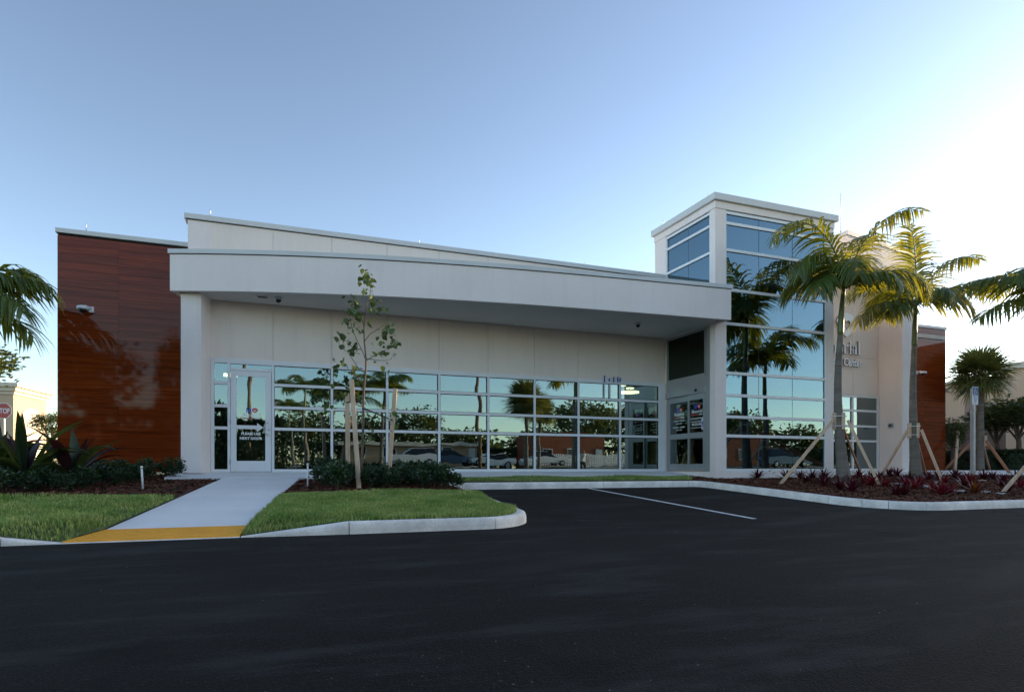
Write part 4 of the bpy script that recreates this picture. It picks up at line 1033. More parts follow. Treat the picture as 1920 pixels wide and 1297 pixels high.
for px, py in ((1380,894),(1398,895),(1420,897),(1440,896),(1500,896),(1522,898),(1545,896),(1475,899),(1545,906),(1512,905),(1610,897),(1618,905),(1632,899),(1575,918),(1597,922),(1650,899),
               (1668,893),(1682,894),(1693,905),(1735,894),(1760,899),(1792,896),(1812,899),(1845,898),(1862,898),(1808,916),(1708,899),(1882,903),(1905,899),(1915,912),(1890,922),(1878,912),(1695,929),(1680,928),(1740,900),(1545,913),
               (1950,905),(1985,915),(2010,900),(1965,925)):
    brom(px, py+random.uniform(-1,1), 'd', random.uniform(.95,1.3), LD+where(px,py), 'dark maroon bromeliads')
for px, py in ((1640,905),(1588,906),(1660,914),(1715,918),(1725,912),(1700,913),(1765,927),(1752,925),(1632,911),(1780,924),(1913,915),(1820,905),(1772,905)):
    brom(px, py+random.uniform(-1,1), 'r', random.uniform(.95,1.25), LR+where(px,py), 'crimson bromeliads')
brom(1828,925,'o',1.15,'single rusty orange bromeliad rosette among the maroon ones',None)
brom(1432,892,'g',1.15,'single yellow green bromeliad rosette in front of the tower glass',None)
brom(1790,893,'g',0.8,'low green plant tuft at the foot of the sign post',None)
def pale_slab(px, py, w, d, h, label):  # white scraps of unknown kind on the mulch, built as thin slabs
    o_ = py-877; r = (px-960)/1180; a = CS-SN*r
    D = (0.65+0.06*8.05+0.01)/(o_/1180+0.06*a); x, y = at(px, D); rr = random.Random(px)
    pts = [(w/2*math.cos(k*0.785)*rr.uniform(.75,1.1), d/2*math.sin(k*0.785)*rr.uniform(.75,1.1)) for k in range(8)]
    o = MB().prism(pts, -0.03, h).build('pale_scrap', M['scrap'], bevel=0.008); o.location = (x,y,zg(x,y)); o.rotation_euler.z = rr.uniform(-.2,.2)
    tag(o, label, 'scrap', 'pale flat scraps in the palm bed')
for a in ((1680,907,0.30,0.4,0.012,'pale flat stone left of the second palm in the bed'),(1736,914,0.10,0.12,0.05,'small white lump of stone near the middle of the bed'),(1797,921,0.26,0.35,0.02,'widest pale flat stone near the bed front'),
          (1845,923,0.2,0.3,0.02,'pale flat stone left of the front kerb corner'),(1875,926,0.2,0.3,0.02,'rightmost pale flat stone by the kerb corner'),(1835,901,0.3,0.5,0.012,'pale flat stone right of the sign post'),
          (1792,901,0.22,0.5,0.012,'pale flat stone left of the sign post'),(1755,906,0.08,0.1,0.04,'tiny white stone between two crimson rosettes')): pale_slab(*a)

# ------------------------------------------------------------------ feather palms
def frond_mesh(L_, e0, droop, seed, npair=46, ll=0.98, m=None):
    rr = random.Random(seed); pts = []; x = z = 0.0; n = 16; tan = []
    for i in range(n+1):
        t = i/n; e = R(e0-droop*t**1.7); pts.append(Vector((x,0,z))); tan.append(Vector((math.cos(e),0,math.sin(e))))
        x += L_/n*math.cos(e); z += L_/n*math.sin(e)
    mb = MB()
    def along(t):
        f = t*n; i = min(int(f), n-1); u = f-i
        return pts[i].lerp(pts[i+1],u), tan[i].lerp(tan[i+1],u).normalized()
    for k in range(npair):
        t = 0.10+0.90*k/(npair-1)
        for sg in (-1,1):
            p, d = along(min(1,t+rr.uniform(-.006,.006)))
            nn = Vector((-d.z,0,d.x)); lat = Vector((0,sg,0))
            lift = rr.uniform(-.45,.30)
            dd = (lat*1.0+d*lerp(0.35,1.3,t)+nn*lift).normalized()
            L1 = ll*(0.45+0.55*math.sin(math.pi*min(1,(0.12+0.80*t))))*rr.uniform(.85,1.1)*(1.0 if t < .85 else lerp(1,.55,(t-.85)/.15))
            W1 = 0.034*rr.uniform(.8,1.2)*(1 if t < .9 else .7); q = p.copy(); vs_ = []; ns = 4
            wd = d.cross(dd); wd = (d - dd*d.dot(dd)).normalized() if True else wd
            for i in range(ns+1):
                s_ = i/ns; w = W1*(0.55+0.45*min(1,s_*4))*(1-s_**2.5)
                if i < ns: vs_ += [q-wd*w, q+wd*w]
                else: vs_ += [q]
                q = q+dd*(L1/ns); dd = (dd+Vector((0,0,-1))*(0.33+0.12*rr.random())).normalized()
            fs = [(2*i,2*i+1,2*i+3,2*i+2) for i in range(ns-1)]+[(2*ns-2,2*ns-1,2*ns)]
            mb.add(vs_, fs, 0)
    mb.tube(pts, [lerp(0.022,0.004,i/n) for i in range(n+1)], 5, mi=1)
    me = bpy.data.meshes.new('frond'); me.from_pydata(mb.v, [], mb.f); me.materials.append(m or M['palm']); me.materials.append(M['palm_rib'])
    me.polygons.foreach_set('material_index', mb.m); me.update(); return me
FR = {}
def frond(L_, e0, droop, seed):
    k = (round(L_,1), round(e0/10), round(droop/10), seed % 3)
    if k not in FR: FR[k] = frond_mesh(k[0], k[1]*10, k[2]*10, seed % 3)
    return FR[k]
def trunk_mesh(h, r0, r1, hs, bow=0.0):
    """ringed grey trunk to height hs"""
    mb = MB(); pts = []; rad = []; n = int(hs/0.05)
    for i in range(n+1):
        z = hs*i/n; t = z/hs
        base = r1+(r0-r1)*(0.5*math.exp(-z/0.35)+0.5*max(0,1-t)**1.2)
        pts.append((bow*math.sin(math.pi*min(1,t*0.8)), 0, z)); rad.append(base*(1.0 if i % 3 else 0.965)*(1+0.012*math.sin(7.3*z)))
    mb.tube(pts, rad, 18); return mb.mesh('trunk', M['palm_trunk'], smooth=True), pts[-1][0]
def feather_palm(x, y, z, h, r0, r1, fronds, label, group, rz=0.0, scale=1.0, bow=0.0):
    """h: height of the crown; fronds: (angle from the photo's right, towards the back, start elevation, length, droop)"""
    t = thing('feather_palm', (x,y,z), label, 'palm tree', group); hs = h*0.76
    tm, bx = trunk_mesh(h, r0, r1, hs, bow); o = link_mesh('trunk', tm, t); o.rotation_euler.z = -TH+rz
    o = link_mesh('crownshaft', MB().tube([(bx,0,hs-0.01),(bx,0,hs+0.1),(bx*.7,0,hs+(h-hs)*.5),(bx*.2,0,h-0.05),(0,0,h+0.12)], [r1*0.98,r1*1.08,r1*0.95,r1*0.7,r1*.35], 14).mesh('crownshaft', M['crownshaft'], smooth=True), t); o.rotation_euler.z = -TH+rz
    for k, (phi, e0, L_, dr) in enumerate(fronds):
        o = link_mesh('frond', frond(L_, e0, dr, k), t); o.location = (0,0,h-0.08+0.04*(k % 3))
        o.rotation_euler = (0, 0, R(phi)-TH+rz)
    o = link_mesh('spear', MB().tube([(0,0,h),(0.03,0,h+0.6),(0.05,0,h+1.0)], [0.03,0.018,0.003], 6).mesh('spear', M['palm_rib']), t)
    return t
GP = 'feather palms braced with lumber'
x, y = at(1583,16.6); z1 = zg(x,y)-0.02
P1 = feather_palm(x, y, z1, 5.15, 0.225, 0.072, [(193,83,3.4,165),(200,62,2.2,160),(10,66,3.5,85),(42,74,3.0,85),(-25,30,2.3,115),(-60,15,1.7,90),(218,30,1.7,115),(-105,50,1.8,150),(120,55,2.0,130),(158,35,1.8,120)],
   'nearer braced palm with yellow backlit fronds before the tower', GP, bow=-0.17)
x2, y2 = at(1718,18.8)
P2 = feather_palm(x2, y2, zg(x2,y2)-0.02, 5.25, 0.225, 0.072, [(75,87,2.7,30),(14,57,3.1,78),(-8,34,2.6,72),(174,46,2.4,125),(190,12,2.2,85),(205,-2,1.6,60),(-80,32,1.7,110),(110,50,1.9,120),(-40,10,1.6,80)],
   'farther braced palm before the white fin wall', GP, bow=-0.10)
x3, y3 = at(1998,15.0)
P3 = feather_palm(x3, y3, zg(x3,y3)-0.02, 4.55, 0.22, 0.075, [(168,35,2.5,80),(184,10,2.3,60),(200,50,2.2,120),(120,60,2.3,110),(60,60,2.3,110),(0,40,2.3,100),(-60,40,2.3,100),(-120,40,2.2,110),(25,75,2.3,100)],
   'palm beyond the right frame edge with fronds reaching in', GP)
x4, y4 = at(-108,11.8)
P4 = feather_palm(x4, y4, zg(x4,y4)-0.02, 3.35, 0.16, 0.07, [(8,40,2.1,85),(-12,20,2.0,75),(4,2,1.8,60),(30,60,2.0,110),(80,60,2.0,110),(140,50,2.0,110),(200,50,2.0,110),(-60,40,2.0,110),(-120,40,2.0,110)],
   'palm beyond the left frame edge with dark fronds reaching in', 'feather palms beside the left bed')

# ------------------------------------------------------------------ palm braces
def brace(px_, D, hb, feet, label, rt, dx=0.0):
    x, y = at(px_, D); z = zg(x,y); x += dx*CS; y -= dx*SN; t = thing('palm_brace', (x,y,z), label, 'brace', 'lumber braces round the palms')
    hb += z
    for k in range(4):
        a = -TH+k*math.pi/2+R(20); cx, cy = x+(rt+0.03)*math.cos(a), y+(rt+0.03)*math.sin(a)
        MB().beam((cx,cy,hb-0.22),(cx,cy,hb+0.22),0.09,0.04,up=(math.cos(a),math.sin(a),0)).build('batten', M['lumber'], t, bevel=0.004)
    for dz in (-0.13,0.13):
        ring = [(x+(rt+0.055)*math.cos(2*math.pi*k/24), y+(rt+0.055)*math.sin(2*math.pi*k/24), hb+dz) for k in range(25)]
        MB().tube(ring, 0.011, 5, cap=False).build('band', M['pvc'], t)
    for (fx, fd, fz) in feet:                     # foot column, foot distance, height above bed
        qx, qy = at(fx, fd); a = math.atan2(qy-y, qx-x); b0 = Vector((x+(rt+0.09)*math.cos(a), y+(rt+0.09)*math.sin(a), hb+0.02))
        MB().beam(b0, (qx,qy,zg(qx,qy)-0.05), 0.045, 0.072).build("strut", M['lumber'] if fz == 0 else M['lumber_red'], t, bevel=0.004)
brace(1583,16.6,1.62,[(1461,15.8,0),(1650,16.2,0),(1618,19.0,1)],'lumber brace round the nearer palm',0.118,-0.145)
brace(1718,18.8,1.45,[(1650,20.0,0),(1768,18.2,0),(1738,20.2,1)],'lumber brace round the farther palm',0.12,-0.085)
brace(1998,15.0,1.5,[(1877,14.6,0),(2060,14.4,0),(2010,17.5,1)],'lumber brace at the right frame edge',0.12)

# ------------------------------------------------------------------ young tree and its stakes
TXx, TYy = at(676,12.6); TZ = zg(TXx,TYy)-0.02
YT = thing('young_tree', (TXx,TYy,TZ), 'slender young tree with sparse broad leaves in front of the windows', 'tree')
def yt(px, py, dd=0.0):
    """pixel on the tree's own plane, dd metres further back"""
    D = 12.6+dd; x, y = at(px, D); return Vector((x, y, (877-py)*D/1180))
trunk_pts = [yt(676,910),yt(677,880),yt(679,850),yt(681,800),yt(681,760),yt(683,720),yt(686,690),yt(686,672),yt(683,640),yt(682,610),yt(686,580),yt(694,550),yt(696,525)]
MB().tube(trunk_pts, [0.032,0.028,0.026,0.024,0.022,0.021,0.019,0.016,0.013,0.010,0.008,0.006,0.004], 8).build('trunk', M['bark'], YT, smooth=True)
BRC = [[(686,675,0),(678,655,.1),(668,635,.2),(660,615,.2),(655,590,.25),(660,572,.2)], [(686,676,0),(700,668,-.1),(715,662,-.2),(730,648,-.25),(738,625,-.2)], [(685,700,0),(672,690,.1),(662,675,.1),(652,660,.1),(640,652,.15),(634,640,.1)],
       [(687,672,0),(705,675,.2),(720,676,.3),(732,674,.3)], [(683,640,0),(695,625,-.2),(708,618,-.2),(720,610,-.3)], [(682,765,0),(672,752,.1),(665,735,.1),(662,712,0)], [(682,768,0),(700,772,-.1),(722,785,-.2),(735,795,-.2)],
       [(683,720,0),(670,706,-.1),(655,698,-.2),(640,694,-.2),(627,692,-.2)], [(681,790,0),(692,792,.1),(698,806,.1),(692,822,.1)], [(684,610,0),(676,596,-.1),(670,580,-.1)], [(690,565,0),(702,558,-.1),(716,570,-.15)], [(676,655,.1),(660,650,.0),(650,640,-.1)]]
for b_ in BRC:
    MB().tube([yt(*q) for q in b_], [lerp(0.010,0.003,i/(len(b_)-1)) for i in range(len(b_))], 6).build('branch', M['bark'], YT, smooth=True)
for k in range(26):
    b_ = BRC[k % len(BRC)]; q = b_[random.randrange(1,len(b_))]; e = (q[0]+random.uniform(-16,16), q[1]-random.uniform(-4,18), q[2]+random.uniform(-.12,.12))
    MB().tube([yt(*q), yt((q[0]+e[0])/2+random.uniform(-3,3),(q[1]+e[1])/2,(q[2]+e[2])/2), yt(*e)], [0.004,0.003,0.0015], 5).build('twig', M['bark'], YT)
def yleaf():
    vs_ = [(0,0,0)]; prof_ = [(0.15,.38),(0.35,.5),(0.6,.42),(0.82,.22)]
    mb = MB(); c = [(0,0,0)]+[(t,0,-0.18*t*t) for t,_ in prof_]+[(1.0,0,-0.2)]
    for sg in (-1,1):
        e = [(t,sg*w,-0.18*t*t+0.12*w) for t,w in prof_]; vs2 = c+e
        mb.add(vs2, [(0,1,6),(1,2,7,6),(2,3,8,7),(3,4,9,8),(4,5,9)])
    return mesh_of('leaf', mb.v, mb.f, M['treeleaf'])
YL = yleaf()
clus = [(686,520,14),(694,530,8),(690,545,8),(664,568,18),(672,580,12),(652,600,7),(704,575,12),(720,572,5),(695,590,8),(668,612,10),(648,640,9),(640,632,6),(660,645,7),(656,662,5),(665,655,7),(726,620,9),(735,612,5),(712,640,5),(720,655,7),(738,640,6),(742,650,5),(712,668,5),(730,690,3),(660,700,7),(640,690,4),(622,705,4),(617,765,4),(628,760,3),(735,790,4),(690,812,5),(684,830,3),(648,735,6),(630,680,4),(672,690,4),(676,725,4)]
for cx, cy, n in clus:
    for k in range(max(2, int(n*1.25))):
        p = yt(cx+random.gauss(0,7), cy+random.gauss(0,9), random.gauss(0,.12))
        o = link_mesh('leaf', YL, YT); o.location = p-ORG[YT.name]
        s = random.uniform(0.06,0.135); o.scale = (s,s,s); o.rotation_euler = (random.uniform(-.6,.6), random.uniform(0.1,1.35), random.uniform(0,6.28))
def stake(top, bot, D0, D1, label, tie):
    a = Vector((*at(top[0],D0), (877-top[1])*D0/1180)); b = Vector((*at(bot[0],D1), 0)); b.z = zg(b.x,b.y)-0.1
    t = thing('tree_stake', (b.x,b.y,b.z+0.1), label, 'stake', 'stakes round the young tree')
    MB().beam(b, a, 0.085, 0.045, up=(SN,CS,0)).build('post', M['lumber'], t, bevel=0.004)
    MB().tube([yt(*tie[0]), yt(*tie[1]), yt(*tie[2])], [0.014,0.012,0.014], 6).build('tie_strap', M['strap'], t)
stake((651,737),(653,893),12.9,13.0,'left shortest lumber stake beside the young tree',((684,757,0),(668,752,.1),(650,754,.25)))
stake((659,712),(674,900),12.3,12.2,'tall lumber stake leaning across the young tree trunk',((684,764,0),(672,760,-.15),(662,752,-.3)))
stake((741,728),(727,884),12.6,12.9,'right leaning lumber stake beside the young tree',((684,766,0),(710,776,.0),(736,788,.05)))

# ------------------------------------------------------------------ sprinkler risers
def riser(px, D, top, label, lean=0.0):
    x, y = at(px, D); z0 = zg(x,y)-0.05; z1 = (877-top)*D/1180
    t = thing('sprinkler_riser', (x,y,z0), label, 'pipe', 'white sprinkler pipes in the beds')
    MB().tube([(x,y,z0),(x-lean,y,z1-0.05)], 0.017, 10).build('pipe', M['pvc'], t, smooth=True)
    MB().tube([(x-lean,y,z1-0.049),(x-lean,y,z1-0.01),(x-lean,y,z1)], [0.021,0.021,0.014], 10).build('head', M['pvc'], t, smooth=True)
    MB().tube([(x-lean,y,z1+0.001),(x-lean,y,z1+0.02)], [0.012,0.009], 8).build('nozzle', M['black'], t, smooth=True)
riser(268,11.3,873,'white sprinkler pipe in the bed left of the walk',0.02)
riser(577,12.4,868,'white sprinkler pipe just right of the walk')
riser(828,13.3,881,'white sprinkler pipe at the far end of the tree bed')
# ------------------------------------------------------------------ right background
def quad_prism(name, m, parent, pts, z0, z1, bevel=0.0): return MB().prism(pts, z0, z1).build(name, m, parent, bevel=bevel)
PB_ = thing('peach_building', (38,22,-0.2), 'peach stucco building with tan panels beyond the bed', 'building')
XB = 38.0
B('wall', M['peach'], PB_, XB, XB+14, 22.9, 34.0, -0.3, 5.0)
B('wall', M['peach'], PB_, XB-0.3, XB+14, 4.0, 22.898, -0.3, 5.35)  # carried on out of view so it blocks low sun from the lot
B('wall', M['peach'], PB_, XB+1.5, XB+14.2, 0.0, 19.5, 5.3, 7.9)  # taller unseen block, added to keep the low sun off the lot
B('parapet', M['cream'], PB_, XB-0.1, XB+14, 22.9, 34.1, 5.002, 5.16)
B('parapet', M['cream'], PB_, XB-0.45, XB+14.2, 3.9, 22.88, 5.352, 5.70)
for y0, y1 in ((23.9,25.0),(27.6,28.7),(19.6,20.6)):
    B('panel', M['peach_dark'], PB_, XB-0.06 if y0 > 22 else XB-0.36, XB-0.002 if y0 > 22 else XB-0.302, y0, y1, -0.3, 4.95)
MB().tube([(XB-0.1,25.9,4.55),(XB-0.9,25.7,4.62)],0.06,10).build('lamp_arm', M['greyframe'], PB_)
B('lamp_head', M['greyframe'], PB_, XB-1.3, XB-0.85, 25.45, 25.85, 4.5, 4.7)
# screen wall and hedge
SWL = thing('screen_wall', (32,22,-0.2), 'plain taupe screen wall behind the hedge', 'wall')
a = at(1765,33); b = at(1886,31.5)
d = Vector((b[0]-a[0],b[1]-a[1])).normalized(); nrm = Vector((-d.y,d.x))
quad_prism('wall', M['screenwall'], SWL, [a,b,(b[0]+nrm.x*.25,b[1]+nrm.y*.25),(a[0]+nrm.x*.25,a[1]+nrm.y*.25)], -0.3, 2.33)
def leaf_box(n, sx, sy, sz, size, seed):
    rg = np.random.default_rng(seed); vs_ = []; fs = []
    for i in range(n):
        q = rg.uniform(-1,1,3); ax = rg.integers(3)
        if ax == 2: q[2] = abs(q[2]); q[2] = 1
        elif rg.random() < .8: q[ax] = np.sign(q[ax])
        q = q*rg.uniform(.86,1.03); p = Vector((q[0]*sx/2,q[1]*sy/2,sz/2+q[2]*sz/2))
        d = Vector(rg.normal(0,1,3)).normalized(); s_ = d.cross(Vector(rg.normal(0,1,3))).normalized(); L_ = size*rg.uniform(.7,1.3); W_ = L_*.3; k = len(vs_)
        vs_ += [p,p+d*L_*.5+s_*W_,p+d*L_,p+d*L_*.5-s_*W_]; fs += [(k,k+1,k+2,k+3)]
    return vs_, fs
HG = mesh_of('hedge', *leaf_box(5200, 2.6, 0.9, 1.0, 0.10, 3), M['hedge'])
for k, (p0, p1) in enumerate(((1752,31),(1800,30),(1848,29),(1898,28),(1950,27))):
    x, y = at(p0,p1); o = link_mesh('hedge', HG); o.location = (x,y,-0.3); o.rotation_euler.z = math.atan2(d.y,d.x)+0.05*k; o.scale = (1,1,1.05)
    tag(o, ['clipped dark hedge run behind the wood panel corner','clipped dark hedge run left of the fan palm trunk','clipped dark hedge run right of the fan palm trunk','clipped dark hedge run at the right frame edge','clipped dark hedge run beyond the right frame edge'][k], 'hedge', 'clipped hedge along the screen wall')
    core = link_mesh('core', MB().box(-1.2,1.2,-0.36,0.36,0.0,0.9).mesh('core', M['hedge']), o)
# broad-leaved trees
def broad_mesh(seed, n, rx, rz, size, m, flat=0.0):
    vs_, fs = leaf_cloud(n, rx, rz, size, 0.0, seed=seed); return mesh_of('crown', vs_, fs, m)
CROWN = [broad_mesh(40+s, 2600, 1.0, 0.8, 0.13, M['broadleaf']) for s in range(3)]
def broad_tree(x, y, z, h, r, label, group, k=0, rz_=None, m=None):
    t = thing('broadleaf_tree', (x,y,z), label, 'tree', group)
    rz_ = rz_ or r*0.8; hc = h-rz_*0.75; rr = random.Random(int(x*10)); mb = MB()
    mb.tube([(0,0,-0.1),(0.05*r,0,hc*.5),(0.0,0.05*r,hc)], [0.05*h*.5+.04,0.04*h*.5+.03,0.05], 8)
    for q in range(5):
        a = q*1.26+rr.random(); mb.tube([(0,0,hc*.55),(r*.3*math.cos(a),r*.3*math.sin(a),hc*.85),(r*.65*math.cos(a),r*.65*math.sin(a),hc+rz_*.3)], [0.05,0.035,0.012], 6)
    link_mesh('trunk', mb.mesh('trunk', M['bark']), t)
    o = link_mesh('crown', CROWN[k % 3], t); o.location = (0,0,hc); o.scale = (r,r,rz_); o.rotation_euler.z = rr.uniform(0,6.28)
    return t
x, y = at(1908,27.5); t = broad_tree(x, y, -0.25, 3.3, 1.8, 'vine draped tree in front of the peach building', 'trees by the peach building', 1, 0.85)
x, y = at(1868,28.5); t = broad_tree(x, y, -0.25, 3.0, 1.2, 'lower leafy tree hanging over the taupe screen wall', 'trees by the peach building', 2, 0.75)
x, y = at(1786,25.0); t = broad_tree(x, y, -0.22, 2.15, 0.55, 'small young tree beside the right wood panel corner', 'trees by the peach building', 0, 0.75)
sx, sy = at(1794,24.6); t = thing('tree_stake', (sx,sy,-0.22), 'lumber stake tied to the small tree by right panels', 'stake')
MB().beam((sx-0.12,sy,-0.3),(sx+0.08,sy,1.45),0.09,0.05,up=(SN,CS,0)).build('post', M['lumber'], t); MB().tube([(sx,sy-.03,0.8),(sx-.15,sy+.1,0.82)],0.014,6).build('tie_strap', M['strap'], t)
# fan palms
def fan_leaf(seed, L_=0.85, m=None):
    rr = random.Random(seed); mb = MB(); n = 28; pl = 0.5
    mb.tube([(0,0,0),(pl*.5,0,0.03),(pl,0,0)], [0.016,0.012,0.009], 5, mi=1)
    for k in range(n):
        a = R(lerp(-125,125,k/(n-1))); l = L_*(0.72+0.28*math.cos(a*.7))*rr.uniform(.9,1.08); dr = rr.uniform(.12,.4)
        dx,dy = math.cos(a), math.sin(a); px_,py_ = -dy, dx; W_ = 0.030
        def pt(s_, w): return (pl+dx*l*s_+px_*w, dy*l*s_+py_*w, -dr*l*s_**2.2+0.10*abs(math.sin(a))*s_*l)
        mb.add([pt(.03,-.006),pt(.03,.006),pt(.5,W_),pt(.5,-W_),pt(.8,W_*.5),pt(.8,-W_*.5),pt(1,0)], [(0,1,2,3),(3,2,4,5),(5,4,6)])
    me = bpy.data.meshes.new('fan_frond'); me.from_pydata(mb.v, [], mb.f); me.materials.append(m or M['sabal']); me.materials.append(M['palm_rib']); me.polygons.foreach_set('material_index', mb.m); me.update(); return me
FANS = [fan_leaf(s) for s in range(3)]
FAN_T = None
def fan_palm(x, y, z, h, s, label, group):
    t = thing('fan_palm', (x,y,z), label, 'palm tree', group)
    link_mesh('trunk', trunk_mesh(h, 0.15, 0.115, h-0.3)[0], t)
    mb = MB()
    for k in range(14):
        a = k*2.4; zz = h-0.75+0.045*k; mb.tube([(0.15*math.cos(a),0.15*math.sin(a),zz),(0.24*math.cos(a),0.24*math.sin(a),zz+0.2),(0.30*math.cos(a),0.30*math.sin(a),zz+0.42)], [0.05,0.035,0.014], 6)
    link_mesh('boots', mb.mesh('boots', M['boot'], smooth=True), t)
    n = 46
    for k in range(n):
        o = link_mesh('fan_frond', FANS[k % 3], t); e = lerp(80,-45,k/(n-1)); o.location = (0,0,h-0.15)
        o.rotation_euler = (random.uniform(-.4,.4), -R(e), k*2.399); q = s*random.uniform(.85,1.1); o.scale = (q,q,q)
    return t
xf, yf = at(1838,24.5); fan_palm(xf, yf, -0.22, 4.0, 1.06, 'staked fan palm behind the parking sign post', 'fan palms')
t = thing('palm_brace', (xf,yf,-0.22), 'dark lumber brace round the fan palm trunk', 'brace', 'lumber braces round the palms')
for k in range(3):
    a = k*2.09+0.3; MB().beam((xf+.25*math.cos(a),yf+.25*math.sin(a),1.05),(xf+1.3*math.cos(a),yf+1.3*math.sin(a),-0.25),0.05,0.09).build('strut', M['lumber_red'], t)
    MB().beam((xf+.24*math.cos(a),yf+.24*math.sin(a),0.85),(xf+.24*math.cos(a),yf+.24*math.sin(a),1.25),0.09,0.04,up=(math.cos(a),math.sin(a),0)).build('batten', M['lumber'], t)
# accessible parking sign
px_, py_ = at(1824,21.8); zb = zg(px_,py_)
AS = thing('parking_sign', (px_,py_,zb), 'blue and white accessible parking sign on a grey steel post', 'sign')
B('post', M['steel'], AS, px_-0.05,px_+0.05,py_-0.06,py_+0.06,zb-0.1,2.75)
B('sign_plate', M['white'], AS, px_-0.15,px_+0.15,py_-0.085,py_-0.078,2.18,2.80, bevel=0.002)
B('blue_field', M['adablue'], AS, px_-0.135,px_+0.135,py_-0.089,py_-0.0855,2.52,2.785)
fr = plane_y(px_, py_-0.090, 2.655); mb = MB()
put_poly(mb, fr, ring_pts(-0.02,0.095,0.02,0.02,12)); put_poly(mb, fr, [(-0.032,0.07),(-0.008,0.07),(-0.004,-0.02),(0.045,-0.02),(0.065,-0.085),(0.09,-0.085),(0.088,-0.07),(0.075,-0.07),(0.058,0.0),(-0.03,0.0)])
n = 14; o_ = [( -0.01+0.068*math.cos(R(120+230*k/n)), -0.035+0.068*math.sin(R(120+230*k/n))) for k in range(n+1)]; i_ = [(-0.01+0.05*math.cos(R(120+230*k/n)), -0.035+0.05*math.sin(R(120+230*k/n))) for k in range(n+1)]
for k in range(n): put_poly(mb, fr, [o_[k],o_[k+1],i_[k+1],i_[k]], 0.0015)
mb.build('wheelchair_symbol', M['white'], AS)
for k, tx in enumerate(('PARKING BY','DISABLED','PERMIT','ONLY')):
    put_text('lettering', M['adablue'], AS, plane_y(px_, py_-0.0855, 2.455-0.075*k), tx, 0.06, squash=0.72, bold=0.001)

# ------------------------------------------------------------------ left background
SH = thing('corner_shop', (-18.4,58.4,-0.3), 'sunlit cream shop with cornice and arched panel beyond the plants', 'building')
u = Vector((0.117,0.993)); vL = Vector((-0.993,0.117)); c0_ = Vector(at(25,48))
def sp(a, b): q = c0_+u*a+vL*b; return (q.x,q.y)
quad_prism('wall', M['shop'], SH, [sp(0,0),sp(5.3,0),sp(5.3,16),sp(0,16)], -0.4, 5.6)
for k, (o1, z0, z1) in enumerate(((0.10,5.602,5.85),(0.28,5.852,6.15),(0.48,6.152,6.45))):
    quad_prism('cornice', M['cream'], SH, [sp(-o1,-o1),sp(5.3+o1,-o1),sp(5.3+o1,16),sp(-o1,16)], z0, z1)
mb = MB(); fa = lambda s, z, w: (*(c0_+u*s-vL*w), z)
arch_ = [(1.0,0.0),(4.5,0.0),(4.5,3.9)]+[(2.75+1.75*math.cos(R(180*k/12)), 3.9+0.9*math.sin(R(180*k/12))) for k in range(1,12)]+[(1.0,3.9)]
put_poly(mb, lambda a_, b_, w: fa(a_, b_, w), arch_, 0.08, 0.002); mb.build('arch_panel', M['cream'], SH)
for s_ in (2.0,3.5):
    MB().tube([fa(s_,3.55,0.085),fa(s_,3.6,0.4),fa(s_,3.35,0.5)], [0.05,0.05,0.12], 8).build('wall_lamp', M['greyframe'], SH)
mb = MB(); put_poly(mb, lambda a_, b_, w: (*(c0_+vL*a_-u*w), b_), rect(0.9,3.0,3.2,4.6), 0.06, 0.002); mb.build('window', M['cream'], SH)
mb = MB(); put_poly(mb, lambda a_, b_, w: (*(c0_+vL*a_-u*w), b_), rect(1.05,2.85,3.35,4.45), 0.03, 0.064); mb.build('pane', M['carglass'], SH)
# stop sign
sx, sy = at(8,31); SS = thing('stop_sign', (sx,sy,-0.25), 'red octagonal stop sign on a thin post at the left', 'sign')
MB().tube([(sx,sy,-0.3),(sx,sy,3.15)], 0.035, 8).build('post', M['steel'], SS)
rgt = Vector((CS,-SN)); fwd = Vector((SN,CS))
fs_ = lambda a_, b_, w: (sx+rgt.x*a_-fwd.x*(w+0.04), sy+rgt.y*a_-fwd.y*(w+0.04), 2.81+b_)
def octa(r): return [(r*math.cos(R(22.5+45*k)), r*math.sin(R(22.5+45*k))) for k in range(8)]
mb = MB(); put_poly(mb, fs_, octa(0.415), 0.004); mb.build('border', M['white'], SS)
mb = MB(); put_poly(mb, fs_, octa(0.385), 0.003, 0.005); mb.build('face', M['stop'], SS)
vs_, fs0 = text_mb('STOP', 0.36, bold=0.008); mb = MB(); mb.add([fs_(a_*0.72, b_-0.125, 0.0095+c_) for a_,b_,c_ in vs_], fs0); mb.build('lettering', M['white'], SS)
GL = 'trees far left beyond the bed'
x, y = at(97,36); broad_tree(x, y, -0.3, 3.4, 1.0, 'yellow lit small tree beside the left wood panel edge', GL, 1)
x, y = at(-62,26); broad_tree(x, y, -0.3, 5.6, 1.7, 'sparse twiggy tree reaching in at the left frame edge', GL, 2)
x, y = at(60,66); broad_tree(x, y, -0.3, 4.0, 3.0, 'round tree behind the cream shop', GL, 0)
for k in range(3):
    a = at(-60,70); b = at(330,70); z = 5.9+0.55*k; pts = [(lerp(a[0],b[0],i/12), lerp(a[1],b[1],i/12), z-1.1*math.sin(math.pi*i/12)*0.4) for i in range(13)]
    tag(MB().tube(pts, 0.018, 4).build('overhead_wire', M['strap']), ['lowest overhead wire left of the wood panels','middle overhead wire left of the wood panels','highest overhead wire left of the wood panels'][k], 'wire', 'overhead wires at the left')

